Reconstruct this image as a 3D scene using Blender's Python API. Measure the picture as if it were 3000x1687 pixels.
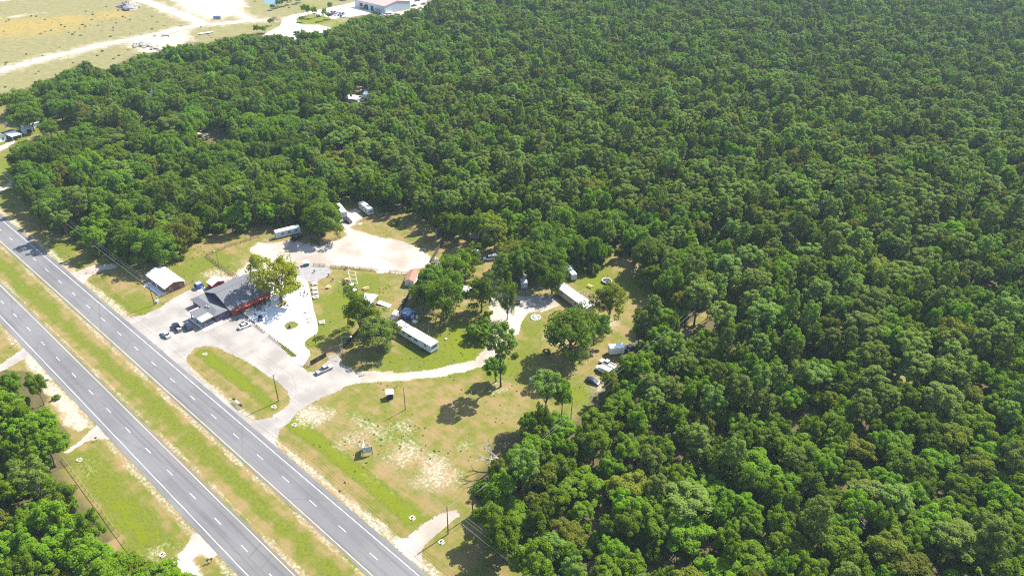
import bpy, math, random
import numpy as np
from mathutils import Matrix, Vector
for _o in list(bpy.data.objects):
    bpy.data.objects.remove(_o, do_unlink=True)
SC = bpy.context.scene
COL = SC.collection
R = math.radians
# ------------------------------------------------------------------ camera
# world axes: X runs along the highway, Y away from it, Z up; metres
FPX, PIT, ROL, CAMH, YAW = 2121.56, 0.576098, 0.0226517, 151.176, -0.7022987
IW, IH = 3000.0, 1687.0
_e = np.array([math.cos(YAW), math.sin(YAW)]); _n = np.array([-_e[1], _e[0]])
def _rf(v): return np.array([v[0]*_e[0]+v[1]*_e[1], v[0]*_n[0]+v[1]*_n[1], v[2]])
_fw = np.array([0, math.cos(PIT), -math.sin(PIT)]); _rt = np.array([1., 0, 0]); _up = np.cross(_rt, _fw)
CR = _rf(math.cos(ROL)*_rt+math.sin(ROL)*_up); CU = _rf(-math.sin(ROL)*_rt+math.cos(ROL)*_up); CF = _rf(_fw)
CP = np.array([0, 0, CAMH])
def G(px, py, z=0.0):
    d = (px-IW/2)/FPX*CR-(py-IH/2)/FPX*CU+CF
    q = CP+d*((z-CAMH)/d[2]); return float(q[0]), float(q[1])
def PJ(P):
    d = np.asarray(P, float)-CP; w = d@CF
    return np.stack([IW/2+FPX*(d@CR)/w, IH/2-FPX*(d@CU)/w], -1)
cam = bpy.data.cameras.new('camera'); camo = bpy.data.objects.new('camera', cam); COL.objects.link(camo)
cam.sensor_width = 36; cam.lens = 36*FPX/IW; cam.clip_start = 1; cam.clip_end = 20000
camo.matrix_world = Matrix(((CR[0], CU[0], -CF[0], 0), (CR[1], CU[1], -CF[1], 0), (CR[2], CU[2], -CF[2], CAMH), (0, 0, 0, 1)))
SC.camera = camo
# ------------------------------------------------------------------ light
SUN_EL, SUN_AZ = R(47.5), R(82.3)
wd = bpy.data.worlds.new('World'); SC.world = wd; wd.use_nodes = True
nt = wd.node_tree; nt.nodes.clear()
sky = nt.nodes.new('ShaderNodeTexSky'); sky.sky_type = 'NISHITA'; sky.sun_disc = False
sky.sun_elevation = SUN_EL; sky.sun_rotation = math.pi/2-SUN_AZ; sky.air_density = 1.0; sky.dust_density = 1.0; sky.ozone_density = 1.5
bg = nt.nodes.new('ShaderNodeBackground'); bg.inputs[1].default_value = 0.11
wo = nt.nodes.new('ShaderNodeOutputWorld'); nt.links.new(sky.outputs[0], bg.inputs[0]); nt.links.new(bg.outputs[0], wo.inputs[0])
sl = bpy.data.lights.new('sun', 'SUN'); sl.energy = 4.8; sl.angle = R(0.53); sl.color = (1.0, 0.95, 0.87)
so = bpy.data.objects.new('sun', sl); COL.objects.link(so)
_sd = Vector((math.cos(SUN_AZ)*math.cos(SUN_EL), math.sin(SUN_AZ)*math.cos(SUN_EL), math.sin(SUN_EL)))
so.rotation_euler = _sd.to_track_quat('Z', 'Y').to_euler(); so.location = (0, 0, 300)
SC.view_settings.view_transform = 'Standard'; SC.view_settings.look = 'None'
SC.view_settings.gamma = 1.0; SC.view_settings.use_curve_mapping = False
SC.view_settings.exposure = 1.45
SC.cycles.max_bounces = 8; SC.cycles.transparent_max_bounces = 8; SC.cycles.diffuse_bounces = 4
SC.cycles.use_denoising = False; SC.cycles.sample_clamp_indirect = 3.0; SC.cycles.filter_width = 1.15
rnd = random.Random(7); rng = np.random.default_rng(11)
# ------------------------------------------------------------------ materials
MATS = {}
def hexc(*c): return (c[0], c[1], c[2], 1)
def mat(name, col, rough=0.7, var=0.0, scale=3.0, metal=0.0, col2=None, coat=0.0, bump=0.0, trans=0.0, spec=0.4):
    if name in MATS: return MATS[name]
    m = bpy.data.materials.new(name); m.use_nodes = True; MATS[name] = m
    t = m.node_tree; b = t.nodes['Principled BSDF']
    b.inputs['Roughness'].default_value = rough; b.inputs['Metallic'].default_value = metal
    b.inputs['Base Color'].default_value = hexc(*col); b.inputs['Coat Weight'].default_value = coat
    b.inputs['Specular IOR Level'].default_value = spec
    if trans: b.inputs['Transmission Weight'].default_value = trans
    if var > 0 or col2:
        tc = t.nodes.new('ShaderNodeTexCoord'); nz = t.nodes.new('ShaderNodeTexNoise')
        nz.inputs['Scale'].default_value = scale; nz.inputs['Detail'].default_value = 6; nz.inputs['Roughness'].default_value = 0.65
        t.links.new(tc.outputs['Object'], nz.inputs['Vector'])
        rp = t.nodes.new('ShaderNodeValToRGB'); rp.color_ramp.elements[0].position = 0.32; rp.color_ramp.elements[1].position = 0.68
        c2 = col2 if col2 else tuple(min(1, c*(1+var)) for c in col)
        rp.color_ramp.elements[0].color = hexc(*(tuple(c*(1-var) for c in col) if not col2 else col)); rp.color_ramp.elements[1].color = hexc(*c2)
        t.links.new(nz.outputs[0], rp.inputs[0]); t.links.new(rp.outputs[0], b.inputs['Base Color'])
        if bump:
            bp = t.nodes.new('ShaderNodeBump'); bp.inputs['Strength'].default_value = bump; bp.inputs['Distance'].default_value = 0.05
            t.links.new(nz.outputs[0], bp.inputs['Height']); t.links.new(bp.outputs[0], b.inputs['Normal'])
    return m
def leafmat(name, dark, light, trans=0.5):
    """leaf colours vary leaf by leaf, tree by tree and in patches of the wood"""
    m = bpy.data.materials.new(name); m.use_nodes = True; MATS[name] = m
    t = m.node_tree; t.nodes.clear(); N = t.nodes.new; L = t.links.new
    out = N('ShaderNodeOutputMaterial'); oi = N('ShaderNodeObjectInfo'); at = N('ShaderNodeAttribute'); at.attribute_name = 'leafv'
    nz = N('ShaderNodeTexNoise'); nz.inputs['Scale'].default_value = 0.03; nz.inputs['Detail'].default_value = 2
    L(oi.outputs['Location'], nz.inputs['Vector'])
    a = N('ShaderNodeMath'); a.operation = 'MULTIPLY_ADD'; L(oi.outputs['Random'], a.inputs[0]); a.inputs[1].default_value = 0.55; L(nz.outputs[0], a.inputs[2])
    b = N('ShaderNodeMath'); b.operation = 'MULTIPLY_ADD'; L(at.outputs['Fac'], b.inputs[0]); b.inputs[1].default_value = 0.45; L(a.outputs[0], b.inputs[2])
    rp = N('ShaderNodeValToRGB'); rp.color_ramp.elements[0].position = 0.38; rp.color_ramp.elements[1].position = 1.25 if False else 1.0
    rp.color_ramp.elements[0].color = hexc(*dark); rp.color_ramp.elements[1].color = hexc(*light)
    mm = N('ShaderNodeMath'); mm.operation = 'MULTIPLY'; mm.inputs[1].default_value = 0.78; L(b.outputs[0], mm.inputs[0]); L(mm.outputs[0], rp.inputs[0])
    hs = N('ShaderNodeHueSaturation'); L(rp.outputs[0], hs.inputs['Color'])
    h1 = N('ShaderNodeMath'); h1.operation = 'MULTIPLY_ADD'; h1.inputs[1].default_value = 0.036; h1.inputs[2].default_value = 0.487; L(oi.outputs['Random'], h1.inputs[0]); L(h1.outputs[0], hs.inputs['Hue'])
    df = N('ShaderNodeBsdfPrincipled'); df.inputs['Roughness'].default_value = 0.7; df.inputs['Specular IOR Level'].default_value = 0.06
    tr = N('ShaderNodeBsdfTranslucent'); mx = N('ShaderNodeMixShader'); mx.inputs[0].default_value = trans
    yl = N('ShaderNodeMixRGB'); yl.blend_type = 'MULTIPLY'; yl.inputs[0].default_value = 1; yl.inputs[2].default_value = (1.25, 1.3, 0.5, 1); L(hs.outputs[0], yl.inputs[1])
    L(hs.outputs[0], df.inputs['Base Color']); L(yl.outputs[0], tr.inputs['Color'])
    L(df.outputs[0], mx.inputs[1]); L(tr.outputs[0], mx.inputs[2]); L(mx.outputs[0], out.inputs['Surface'])
    return m
# ------------------------------------------------------------------ mesh helpers
def np_mesh(name, V, F, mat_=None, attr=None, smooth=False):
    """V (n,3), F (m,k) of one face size or a list of arrays"""
    me = bpy.data.meshes.new(name); V = np.asarray(V, np.float32)
    if not isinstance(F, list): F = [F]
    F = [np.asarray(f, np.int32) for f in F if len(f)]
    loops = np.concatenate([f.ravel() for f in F]); tot = np.concatenate([np.full(len(f), f.shape[1], np.int32) for f in F])
    st = np.concatenate([[0], np.cumsum(tot)[:-1]]).astype(np.int32)
    me.vertices.add(len(V)); me.vertices.foreach_set('co', V.ravel())
    me.loops.add(len(loops)); me.loops.foreach_set('vertex_index', loops)
    me.polygons.add(len(tot)); me.polygons.foreach_set('loop_start', st); me.polygons.foreach_set('loop_total', tot)
    if smooth: me.polygons.foreach_set('use_smooth', np.ones(len(tot), bool))
    me.update(calc_edges=True)
    if attr:
        for k, v in attr.items():
            a = me.attributes.new(k, 'FLOAT', 'POINT'); a.data.foreach_set('value', np.asarray(v, np.float32))
    if mat_: me.materials.append(mat_)
    return me
def link(name, me, parent=None, loc=(0, 0, 0), rz=0.0, kind=None):
    o = bpy.data.objects.new(name, me); COL.objects.link(o); o.location = loc
    if rz: o.rotation_euler = (0, 0, rz)
    if parent: o.parent = parent
    if kind: o['kind'] = kind
    return o
def tag(o, label, cat, group=None):
    o['label'] = label; o['category'] = cat
    if group: o['group'] = group
    return o
def thing(name, label, cat, x, y, z=0.0, rz=0.0, group=None):
    o = link(name, None, None, (x, y, z), rz); o.empty_display_size = 0.5
    return tag(o, label, cat, group)
class MB:
    def __init__(s): s.v = []; s.f = []
    def add(s, vs, fs):
        k = len(s.v); s.v += [tuple(map(float, p)) for p in vs]; s.f += [tuple(i+k for i in f) for f in fs]; return s
    def box(s, cx, cy, cz, sx, sy, sz, rz=0.0, ry=0.0, rx=0.0):
        M = Matrix.Translation((cx, cy, cz)) @ Matrix.Rotation(rz, 4, 'Z') @ Matrix.Rotation(ry, 4, 'Y') @ Matrix.Rotation(rx, 4, 'X')
        vs = [M @ Vector((i*sx/2, j*sy/2, k*sz/2)) for i in (-1, 1) for j in (-1, 1) for k in (-1, 1)]
        return s.add(vs, [(0, 1, 3, 2), (4, 6, 7, 5), (0, 4, 5, 1), (2, 3, 7, 6), (0, 2, 6, 4), (1, 5, 7, 3)])
    def prism(s, poly, z0, z1):
        n = len(poly); s.add([(x, y, z0) for x, y in poly]+[(x, y, z1) for x, y in poly],
              [tuple(range(n-1, -1, -1)), tuple(range(n, 2*n))]+[(i, (i+1) % n, n+(i+1) % n, n+i) for i in range(n)]); return s
    def loft(s, rings, cap=True):
        n = len(rings[0]); vs = [p for r in rings for p in r]; fs = []
        for k in range(len(rings)-1):
            for i in range(n):
                j = (i+1) % n; fs.append((k*n+i, k*n+j, (k+1)*n+j, (k+1)*n+i))
        if cap: fs += [tuple(range(n-1, -1, -1)), tuple(range((len(rings)-1)*n, len(rings)*n))]
        return s.add(vs, fs)
    def tube(s, p0, p1, r0, r1=None, n=7, cap=True):
        r1 = r0 if r1 is None else r1; p0 = Vector(p0); p1 = Vector(p1); d = (p1-p0)
        if d.length < 1e-6: return s
        a = d.orthogonal().normalized(); b = d.normalized().cross(a)
        return s.loft([[p+(a*math.cos(2*math.pi*i/n)+b*math.sin(2*math.pi*i/n))*r for i in range(n)] for p, r in ((p0, r0), (p1, r1))], cap)
    def slab(s, pts, th):
        """planar polygon given by 3D points, thickened downwards"""
        n = len(pts); return s.add(list(pts)+[(p[0], p[1], p[2]-th) for p in pts], [tuple(range(n)), tuple(range(2*n-1, n-1, -1))]+[(i, n+i, n+(i+1) % n, (i+1) % n) for i in range(n)])
    def mesh(s, name, m, smooth=False):
        me = bpy.data.meshes.new(name); me.from_pydata(s.v, [], s.f); me.materials.append(m)
        if smooth: me.polygons.foreach_set('use_smooth', np.ones(len(me.polygons), bool))
        me.update(); return me
    def build(s, name, m, parent=None, loc=(0, 0, 0), rz=0.0, smooth=False, kind=None):
        return link(name, s.mesh(name, m, smooth), parent, loc, rz, kind)
_cache = {}
def shared(key, fn):
    if key not in _cache: _cache[key] = fn()
    return _cache[key]
# value noise in plan, for uneven edges
_nt = rng.random((256, 256))
def vnoise(x, y, s=1.0, oct_=3):
    x = np.asarray(x, float)/s; y = np.asarray(y, float)/s; r = 0; a = 1; tot = 0
    for _ in range(oct_):
        xi = np.floor(x).astype(int); yi = np.floor(y).astype(int); fx = x-xi; fy = y-yi; fx = fx*fx*(3-2*fx); fy = fy*fy*(3-2*fy)
        v = (_nt[xi & 255, yi & 255]*(1-fx)+_nt[(xi+1) & 255, yi & 255]*fx)*(1-fy)+(_nt[xi & 255, (yi+1) & 255]*(1-fx)+_nt[(xi+1) & 255, (yi+1) & 255]*fx)*fy
        r = r+a*v; tot += a; a *= 0.5; x = x*2.03+17.3; y = y*2.03+5.1
    return r/tot
def sdist(x, y, poly):
    """signed distance, positive inside"""
    x = np.asarray(x, float); y = np.asarray(y, float); P = np.asarray(poly, float); ins = np.zeros(x.shape, bool); dm = np.full(x.shape, 1e9)
    n = len(P)
    for i in range(n):
        ax, ay = P[i]; bx, by = P[(i+1) % n]; dx, dy = bx-ax, by-ay; l2 = dx*dx+dy*dy+1e-12
        t = np.clip(((x-ax)*dx+(y-ay)*dy)/l2, 0, 1); dm = np.minimum(dm, (x-ax-t*dx)**2+(y-ay-t*dy)**2)
        if abs(dy) > 1e-9:
            c = ((ay > y) != (by > y)) & (x < (bx-ax)*(y-ay)/dy+ax); ins ^= c
    d = np.sqrt(dm); return np.where(ins, d, -d)
def ldist(x, y, line):
    P = np.asarray(line, float); dm = np.full(np.shape(x), 1e9)
    for i in range(len(P)-1):
        ax, ay = P[i]; bx, by = P[i+1]; dx, dy = bx-ax, by-ay; l2 = dx*dx+dy*dy+1e-12
        t = np.clip(((x-ax)*dx+(y-ay)*dy)/l2, 0, 1); dm = np.minimum(dm, (x-ax-t*dx)**2+(y-ay-t*dy)**2)
    return np.sqrt(dm)
def GP(pts, z=0.0): return [G(a, b, z) for a, b in pts]
def D(pts): return [(a*1.16460, b*1.16460) for a, b in pts]
# ------------------------------------------------------------------ ground zones (outlines traced on the photograph, laid on the ground plane)
O1, O2, LW = 45.03, 64.53, 3.634
A_APRON = GP([(345,925),(385,930),(430,920),(470,900),(505,876),(540,858),(560,847),(600,846),(640,850),(700,905),(745,948),(872,1043),(858,1056),(886,1076),(892,1082),(905,1090),(922,1089),(944,1076),(962,1052),(958,1043),(990,1036),(1000,1056),(1012,1070),(1030,1082),(1052,1092),(1060,1118),(1010,1133),(960,1157),(905,1183),(880,1200),(850,1230),(825,1255),(812,1285),(806,1303),(820,1335),(700,1230),(540,1094),(400,978)])
A_ISL = GP([(545,1062),(550,1040),(575,1018),(600,1013),(640,1018),(690,1042),(750,1075),(800,1110),(840,1140),(850,1165),(845,1185),(820,1205),(790,1222),(755,1232),(735,1232),(700,1206),(650,1163),(600,1118),(560,1085)])
A_VERGE = GP([(806,960),(872,1043),(862,1052),(842,1040),(818,1010),(800,985)])
A_LOT = GP([(640,826),(690,806),(702,790),(745,768),(752,745),(735,726),(760,714),(800,716),(850,706),(880,716),(945,722),(985,708),(1022,692),(1012,668),(985,655),(978,640),(990,628),(1020,622),(1040,612),(1064,642),(1042,656),(1024,668),(1038,676),(1090,692),(1150,704),(1200,720),(1240,738),(1262,757),(1300,764),(1350,772),(1350,786),(1300,782),(1262,780),(1212,787),(1190,802),(1140,798),(1105,792),(1040,785),(967,781),(917,777),(880,790),(850,800),(820,830),(790,838),(700,850)])
A_PAD = GP([(868,788),(905,777),(966,782),(971,796),(959,810),(930,823),(901,825),(876,812)])
A_TRK = GP([(1040,1093),(1100,1090),(1165,1092),(1230,1088),(1290,1078),(1350,1066),(1395,1056),(1428,1012),(1438,965),(1440,925),(1437,872),(1475,855),(1505,865),(1560,868),(1615,866),(1642,890),(1600,906),(1540,916),(1525,945),(1520,976),(1495,985),(1472,992),(1452,1040),(1425,1067),(1380,1082),(1300,1098),(1230,1108),(1150,1113),(1045,1120)])
A_PATIO = GP([(700,905),(786,868),(800,840),(868,806),(884,812),(902,828),(906,846),(914,882),(919,909),(928,940),(931,955),(931,968),(926,978),(904,991),(893,1001),(891,1011),(899,1021),(907,1029),(909,1039),(902,1050),(892,1065),(886,1074),(853,1053),(870,1042),(745,947)])
A_PISL = GP([(832,955),(837,947),(848,942),(862,942),(873,948),(875,953),(870,958),(853,966),(844,967),(836,962)])
A_PCUT = GP([(812,893),(828,880),(842,882),(838,892),(820,902)])
A_DRV1 = GP([(180,812),(222,795),(270,780),(335,772),(345,782),(290,795),(255,815),(248,832)])      # drive by the brick house
A_DRV2 = GP([(1140,1583),(1195,1572),(1250,1530),(1300,1500),(1335,1495),(1345,1510),(1300,1545),(1258,1580),(1235,1610),(1232,1660),(1190,1630)])
A_DRV3 = GP([(-40,1080),(0,1068),(40,1040),(75,1018),(108,1005),(100,1040),(70,1052),(30,1075),(-40,1110)])
A_DRV4 = GP([(190,1322),(230,1295),(262,1262),(300,1240),(330,1285),(285,1285),(250,1292),(195,1330)])
A_DRV5 = GP([(505,1640),(545,1600),(570,1562),(590,1572),(635,1620),(620,1630),(585,1620),(560,1640),(600,1700),(540,1700)])
A_DRV6 = GP([(-60,575),(0,548),(50,523),(58,530),(30,548),(0,563),(-60,592)])
A_DRV7 = GP([(-30,440),(20,420),(40,408),(46,416),(20,434),(-30,458)])
A_SHLD = GP([(65,1045),(105,1030),(130,1080),(170,1135),(215,1180),(270,1245),(235,1265),(190,1240),(160,1190),(140,1160),(122,1150),(110,1110)])
A_CUL = GP([(770,107),(783,96),(820,78),(830,55),(858,44),(885,40),(1020,12),(1060,0),(1110,25),(1080,42),(975,56),(925,38),(880,48),(866,56),(868,66),(880,74),(935,74),(970,84),(960,92),(870,118),(840,106),(780,112)])
A_YARD = GP([(1030,-40),(1120,-40),(1330,-40),(1300,20),(1230,45),(1190,50),(1130,45)])
L_FT1 = GP([(-60,222),(0,207),(93,183),(186,158),(310,130),(435,106),(528,85),(590,73),(652,70),(714,62),(800,59)])
L_FT2 = GP([(380,-40),(410,0),(466,19),(543,47),(590,70)])
L_FT3 = GP([(560,-30),(620,15),(700,40),(740,62)])
A_FSAND = [GP([(440,-40),(700,-40),(735,10),(720,40),(640,60),(600,62),(540,40)]), GP([(380,110),(560,85),(580,120),(500,150),(420,158),(360,140)]), GP([(-40,55),(0,52),(100,38),(130,36),(60,50),(-40,60)]), GP([(-40,8),(40,2),(280,-20),(-40,-20)])]
OPEN_MAIN = D([(1350,1460),(1304,1408),(1262,1377),(1225,1350),(1206,1318),(1198,1293),(1190,1261),(1181,1214),(1195,1190),(1215,1170),(1235,1110),(1250,1095),(1300,1085),(1340,1050),(1420,1030),(1442,1052),(1452,1045),(1480,1010),(1478,985),(1512,965),(1530,940),(1545,905),(1560,890),(1575,875),(1590,860),(1600,840),(1585,830),(1600,800),(1625,765),(1640,725),(1615,690),(1595,650),(1565,630),(1545,640),(1520,660),(1500,690),(1440,680),(1430,665),(1400,650),(1300,640),(1240,620),(1200,600),(1190,590),(1150,585),(1130,600),(1115,600),(1085,590),(1085,555),(1060,545),(1000,535),(955,540),(945,515),(900,500),(870,502),(845,510),(840,540),(848,560),(840,580),(810,590),(790,585),(770,570),(700,566),(640,575),(600,590),(520,590),(510,612),(470,620),(440,635),(420,650),(412,670),(380,668),(340,665),(300,660),(250,650),(200,620),(175,605),(120,580),(90,550),(60,510),(30,480),(-300,300),(-300,1460)])
F_LL = D([(-400,925),(0,930),(80,935),(108,965),(120,1000),(112,1020),(150,1060),(175,1090),(180,1110),(150,1140),(165,1180),(172,1200),(200,1250),(240,1310),(268,1345),(275,1370),(290,1400),(370,1445),(440,1412),(500,1449),(520,1600),(-400,1600)])
OPEN_FIELD = D([(-400,-300),(-400,235),(0,235),(25,235),(60,225),(100,205),(150,190),(190,165),(215,155),(240,170),(270,175),(300,160),(350,135),(400,130),(430,110),(470,105),(520,110),(560,95),(610,90),(650,82),(700,88),(745,97),(750,75),(790,80),(830,72),(850,65),(870,55),(905,40),(940,36),(975,38),(1000,32),(1035,22),(1060,18),(1090,0),(1110,-300)])
OPEN_LEFT = D([(-300,235),(12,262),(15,300),(30,308),(70,305),(90,300),(105,292),(115,282),(130,275),(155,280),(170,290),(195,310),(170,325),(130,340),(110,345),(95,355),(85,362),(75,350),(55,355),(30,365),(25,375),(22,395),(30,440),(38,465),(0,475),(-300,470)])
OPEN_SM = [D(q) for q in ([(325,282),(390,283),(392,298),(330,302)],[(490,325),(570,312),(572,325),(545,345),(530,355),(500,340)],[(878,238),(890,208),(928,213),(930,242),(945,250),(905,258),(880,262),(870,250)],[(2245,930),(2285,915),(2280,975),(2250,985)],[(2140,838),(2190,832),(2190,850),(2145,852)],[(1690,856),(1720,824),(1800,752),(1846,716),(1858,726),(1800,780),(1735,840),(1702,864)],[(1450,700),(1500,690),(1520,655),(1570,640),(1600,700),(1590,740),(1480,740)])]
def is_open(px, py):
    o = (sdist(px, py, OPEN_MAIN) > 0) & ~(sdist(px, py, F_LL) > 0)
    for q in [OPEN_FIELD, OPEN_LEFT]+OPEN_SM: o |= sdist(px, py, q) > 0
    return o
def lines(*segs):
    r = []
    for a, b, st in segs: r += list(np.arange(a, b, st))
    return r
gx = np.array([-9000, -6000, -4000, -2800, -2000, -1500, -1200]+lines((-1000, -330, 2.5), (-330, -20, 0.7), (-20, 300, 8))+[300, 400, 600, 1000, 1800, 3000, 5000, 9000], float)
gy = np.array([-6000, -3000, -1500, -700, -300, -120, -50, -20]+lines((0, 30, 3), (30, 215, 0.7), (215, 900, 2.5))+[900, 1000, 1200, 1600, 2400, 4000, 6000, 9000], float)
GXX, GYY = np.meshgrid(gx, gy, indexing='ij'); gxf = GXX.ravel(); gyf = GYY.ravel()
_cw = (np.stack([gxf, gyf, 0*gxf], -1)-CP)@CF; _gp = PJ(np.stack([gxf, gyf, 0*gxf], -1))
vis = (_cw > 60) & (_gp[:, 0] > -400) & (_gp[:, 0] < 3400) & (_gp[:, 1] > -300) & (_gp[:, 1] < 2100)
def sstep(a, b, x): t = np.clip((x-a)/(b-a), 0, 1); return t*t*(3-2*t)
vx, vy = gxf[vis], gyf[vis]
edge = (vnoise(vx, vy, 6)-0.5)*3.0
sand = np.zeros(len(vx)); green = np.full(len(vx), 0.10); field = np.zeros(len(vx)); litter = np.zeros(len(vx))
for q, w, s in ((A_APRON, 1.6, .62), (A_LOT, 4, 1.0), (A_PAD, 2, .5), (A_TRK, 2.2, 1.0), (A_DRV1, 1.5, .8), (A_DRV2, 2, .9), (A_DRV4, 2, .9), (A_DRV5, 2, .9), (A_SHLD, 2.5, .75)):
    sand = np.maximum(sand, s*sstep(-w, w*0.6, sdist(vx, vy, q)+edge))
for q in (A_ISL, A_VERGE): sand = np.where(sdist(vx, vy, q)+edge*0.3 > 0, np.minimum(sand, 0.25), sand)
for q in A_FSAND: sand = np.maximum(sand, 0.8*sstep(-12, 10, sdist(vx, vy, q)+edge*5))
for l, w in ((L_FT1, 4.2), (L_FT2, 5.5), (L_FT3, 4)): sand = np.maximum(sand, 1.0*sstep(w+3, w-2.5, ldist(vx, vy, l)+edge*0.7)); sand = np.maximum(sand, 0.62*sstep(26, 4, ldist(vx, vy, l)+edge*5))
for px, py, r, s in [(625,802,6,.85),(665,818,4,.7),(725,762,7,.7),(690,770,5,.6),(1790,945,6,.85),(1835,925,6,.6),(1632,992,7,.9),(1600,1010,6,.6),(1850,1010,5,.7),(1745,1125,6,.8),(1720,1140,5,.6),(1490,1200,8,.6),(1520,1110,6,.5),(1400,1180,7,.5),(905,1215,6,.95),(930,1225,5,.9),(1050,1235,6,.7),(1100,1260,6,.8),(1130,1290,5,.7),(1195,1255,5,.75),(1040,1290,7,.75),(1000,1310,6,.7),(1180,1330,9,.85),(1210,1305,6,.7),(1270,1370,8,.9),(1300,1400,7,.85),(1240,1410,6,.8),(1330,1420,6,.7),(1360,1310,6,.7),(1290,1480,6,.5),(1095,1400,6,.6),(1140,1440,6,.5),(940,1105,4,.7),(1095,1065,4,.8),(990,826,4,.6),(1010,850,4,.5),(1170,850,6,.6),(1190,870,6,.65),(1150,825,4,.6),(1130,880,4,.5),(1040,910,4,.45),(930,920,5,.5),(1005,1000,5,.6),(1245,900,7,.8),(1290,880,7,.8),(1350,870,6,.8),(1450,830,8,.9),(1545,850,6,.8),(1590,850,6,.7),(1465,1130,5,.7),(1700,1040,8,.7),(1680,1085,8,.6),(1880,790,6,.7),(1830,770,5,.7),(1850,810,8,.5),(1760,1180,10,.35),(1390,745,9,.7),(1440,770,9,.6),(1340,735,6,.7),(1300,725,5,.5),(1905,720,5,.9),(140,350,10,.6),(190,330,12,.6),(110,400,8,.7),(40,455,10,.5),(0,545,5,.6),(1310,1030,5,.15),(1065,262,10,1.),(1040,290,8,.8),(580,385,9,1.),(620,380,8,.9),(595,400,7,.9),(420,345,10,.6),(2647,1104,6,.6),(2500,970,8,.6),(1990,975,8,.7),(2080,900,6,.5),(250,1380,7,.6),(300,1350,6,.5),(480,1470,5,.6),(460,1620,6,.7),(1480,1300,10,.4),(1560,1250,10,.5),(1660,1250,7,.6)]:
    gx0, gy0 = G(px, py); dd = np.hypot(vx-gx0, vy-gy0)
    sand = np.maximum(sand, s*0.72*sstep(r*1.9, r*0.1, dd+edge*2.2))
# sandy edges beside the carriageways
for nn, w in ((39.0, 2.2), (50.2, 1.2), (59.4, 1.2), (70.9, 2.4)):
    sand = np.maximum(sand, (0.66 if nn > 60 else .58)*sstep(w*1.4, 0.2, np.abs(vy-nn)+edge*0.7)*sstep(-1000, -200, vx+600*(vnoise(vx, vy, 14)-.3)))
# lush swales and lawns
for l, w, s in ((GP([(592,1035),(700,1110),(800,1190)]), 2.8, .66), (GP([(862,1240),(1000,1345),(1120,1440),(1205,1512)]), 2.9, .80), (GP([(245,1350),(330,1440),(400,1530),(470,1610)]), 5.5, .5), ([(-420, 54.6), (-270, 54.0), (-190, 55.5), (-100, 54.8), (0, 55)], 3.0, .42), (GP([(320,870),(345,890),(420,905)]), 4, .45), (GP([(265,855),(310,870),(390,880)]), 6, .3)):
    green = np.maximum(green, 0.22+1.15*s*sstep(w*1.3, w*0.15, ldist(vx, vy, l)+edge*0.25))
for px, py, r, s in [(1340,1010,12,.6),(1280,1060,12,.45),(1370,1040,9,.5),(1240,1040,10,.45),(1150,1060,7,.35),(900,1000,5,.3),(980,960,10,.25),(1000,880,9,.35),(1010,850,6,.3),(1070,830,8,.25),(1720,800,10,.5),(1740,830,8,.5),(1560,960,8,.3),(1545,1020,6,.35),(1480,1080,7,.35),(1690,1150,6,.45),(1690,1160,12,.2),(640,770,9,.35),(560,790,10,.3),(620,830,6,.3),(330,690,12,.4),(40,530,20,.5),(20,500,25,.5),(150,740,12,.3),(1160,1270,9,.2),(60,400,15,.4),(200,360,15,.4),(1870,840,9,.4),(880,1040,4,.3),(700,860,60,.0)]:
    gx0, gy0 = G(px, py); green = np.maximum(green, 0.36+1.15*s*sstep(r*1.3, r*0.2, np.hypot(vx-gx0, vy-gy0)+edge*1.4))
_gv = _gp[vis]; field = sstep(-25, 10, sdist(_gv[:, 0], _gv[:, 1], OPEN_FIELD))
for px, py, r, s in [(840,70,20,.6),(930,58,25,.75),(900,20,40,.4),(760,80,15,.6),(850,10,40,.3),(1000,75,15,.7),(780,10,30,.3),(100,75,60,.12)]:
    gx0, gy0 = G(px, py); green = np.maximum(green, 0.30+s*sstep(r*1.3, r*0.2, np.hypot(vx-gx0, vy-gy0)+edge*3))
_op = is_open(_gv[:, 0], _gv[:, 1]); litter = np.where(_op, 0, 1.0)
_thin = sstep(480, 60, _gv[:, 1])*sstep(1300, 2200, _gv[:, 0]); green = np.where(_op, green, np.maximum(green, .2+.75*_thin)); litter = litter*(1-.8*_thin)
litter *= sstep(-0.3, 1.0, np.abs(sdist(_gv[:, 0], _gv[:, 1], OPEN_MAIN))/18.0)
yellow = np.zeros(len(vx))
for px, py, r in [(60,80,45),(130,75,40),(200,62,30),(330,45,22),(20,90,30)]:
    gx0, gy0 = G(px, py); yellow = np.maximum(yellow, sstep(r*1.3, r*.2, np.hypot(vx-gx0, (vy-gy0)*1.2)+edge*5))
def full(a, d=0.0):
    r = np.full(len(gxf), d); r[vis] = a; return r
nx_, ny_ = len(gx), len(gy); _i = np.arange(nx_*ny_).reshape(nx_, ny_)
gfaces = np.stack([_i[:-1, :-1], _i[1:, :-1], _i[1:, 1:], _i[:-1, 1:]], -1).reshape(-1, 4)
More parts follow.
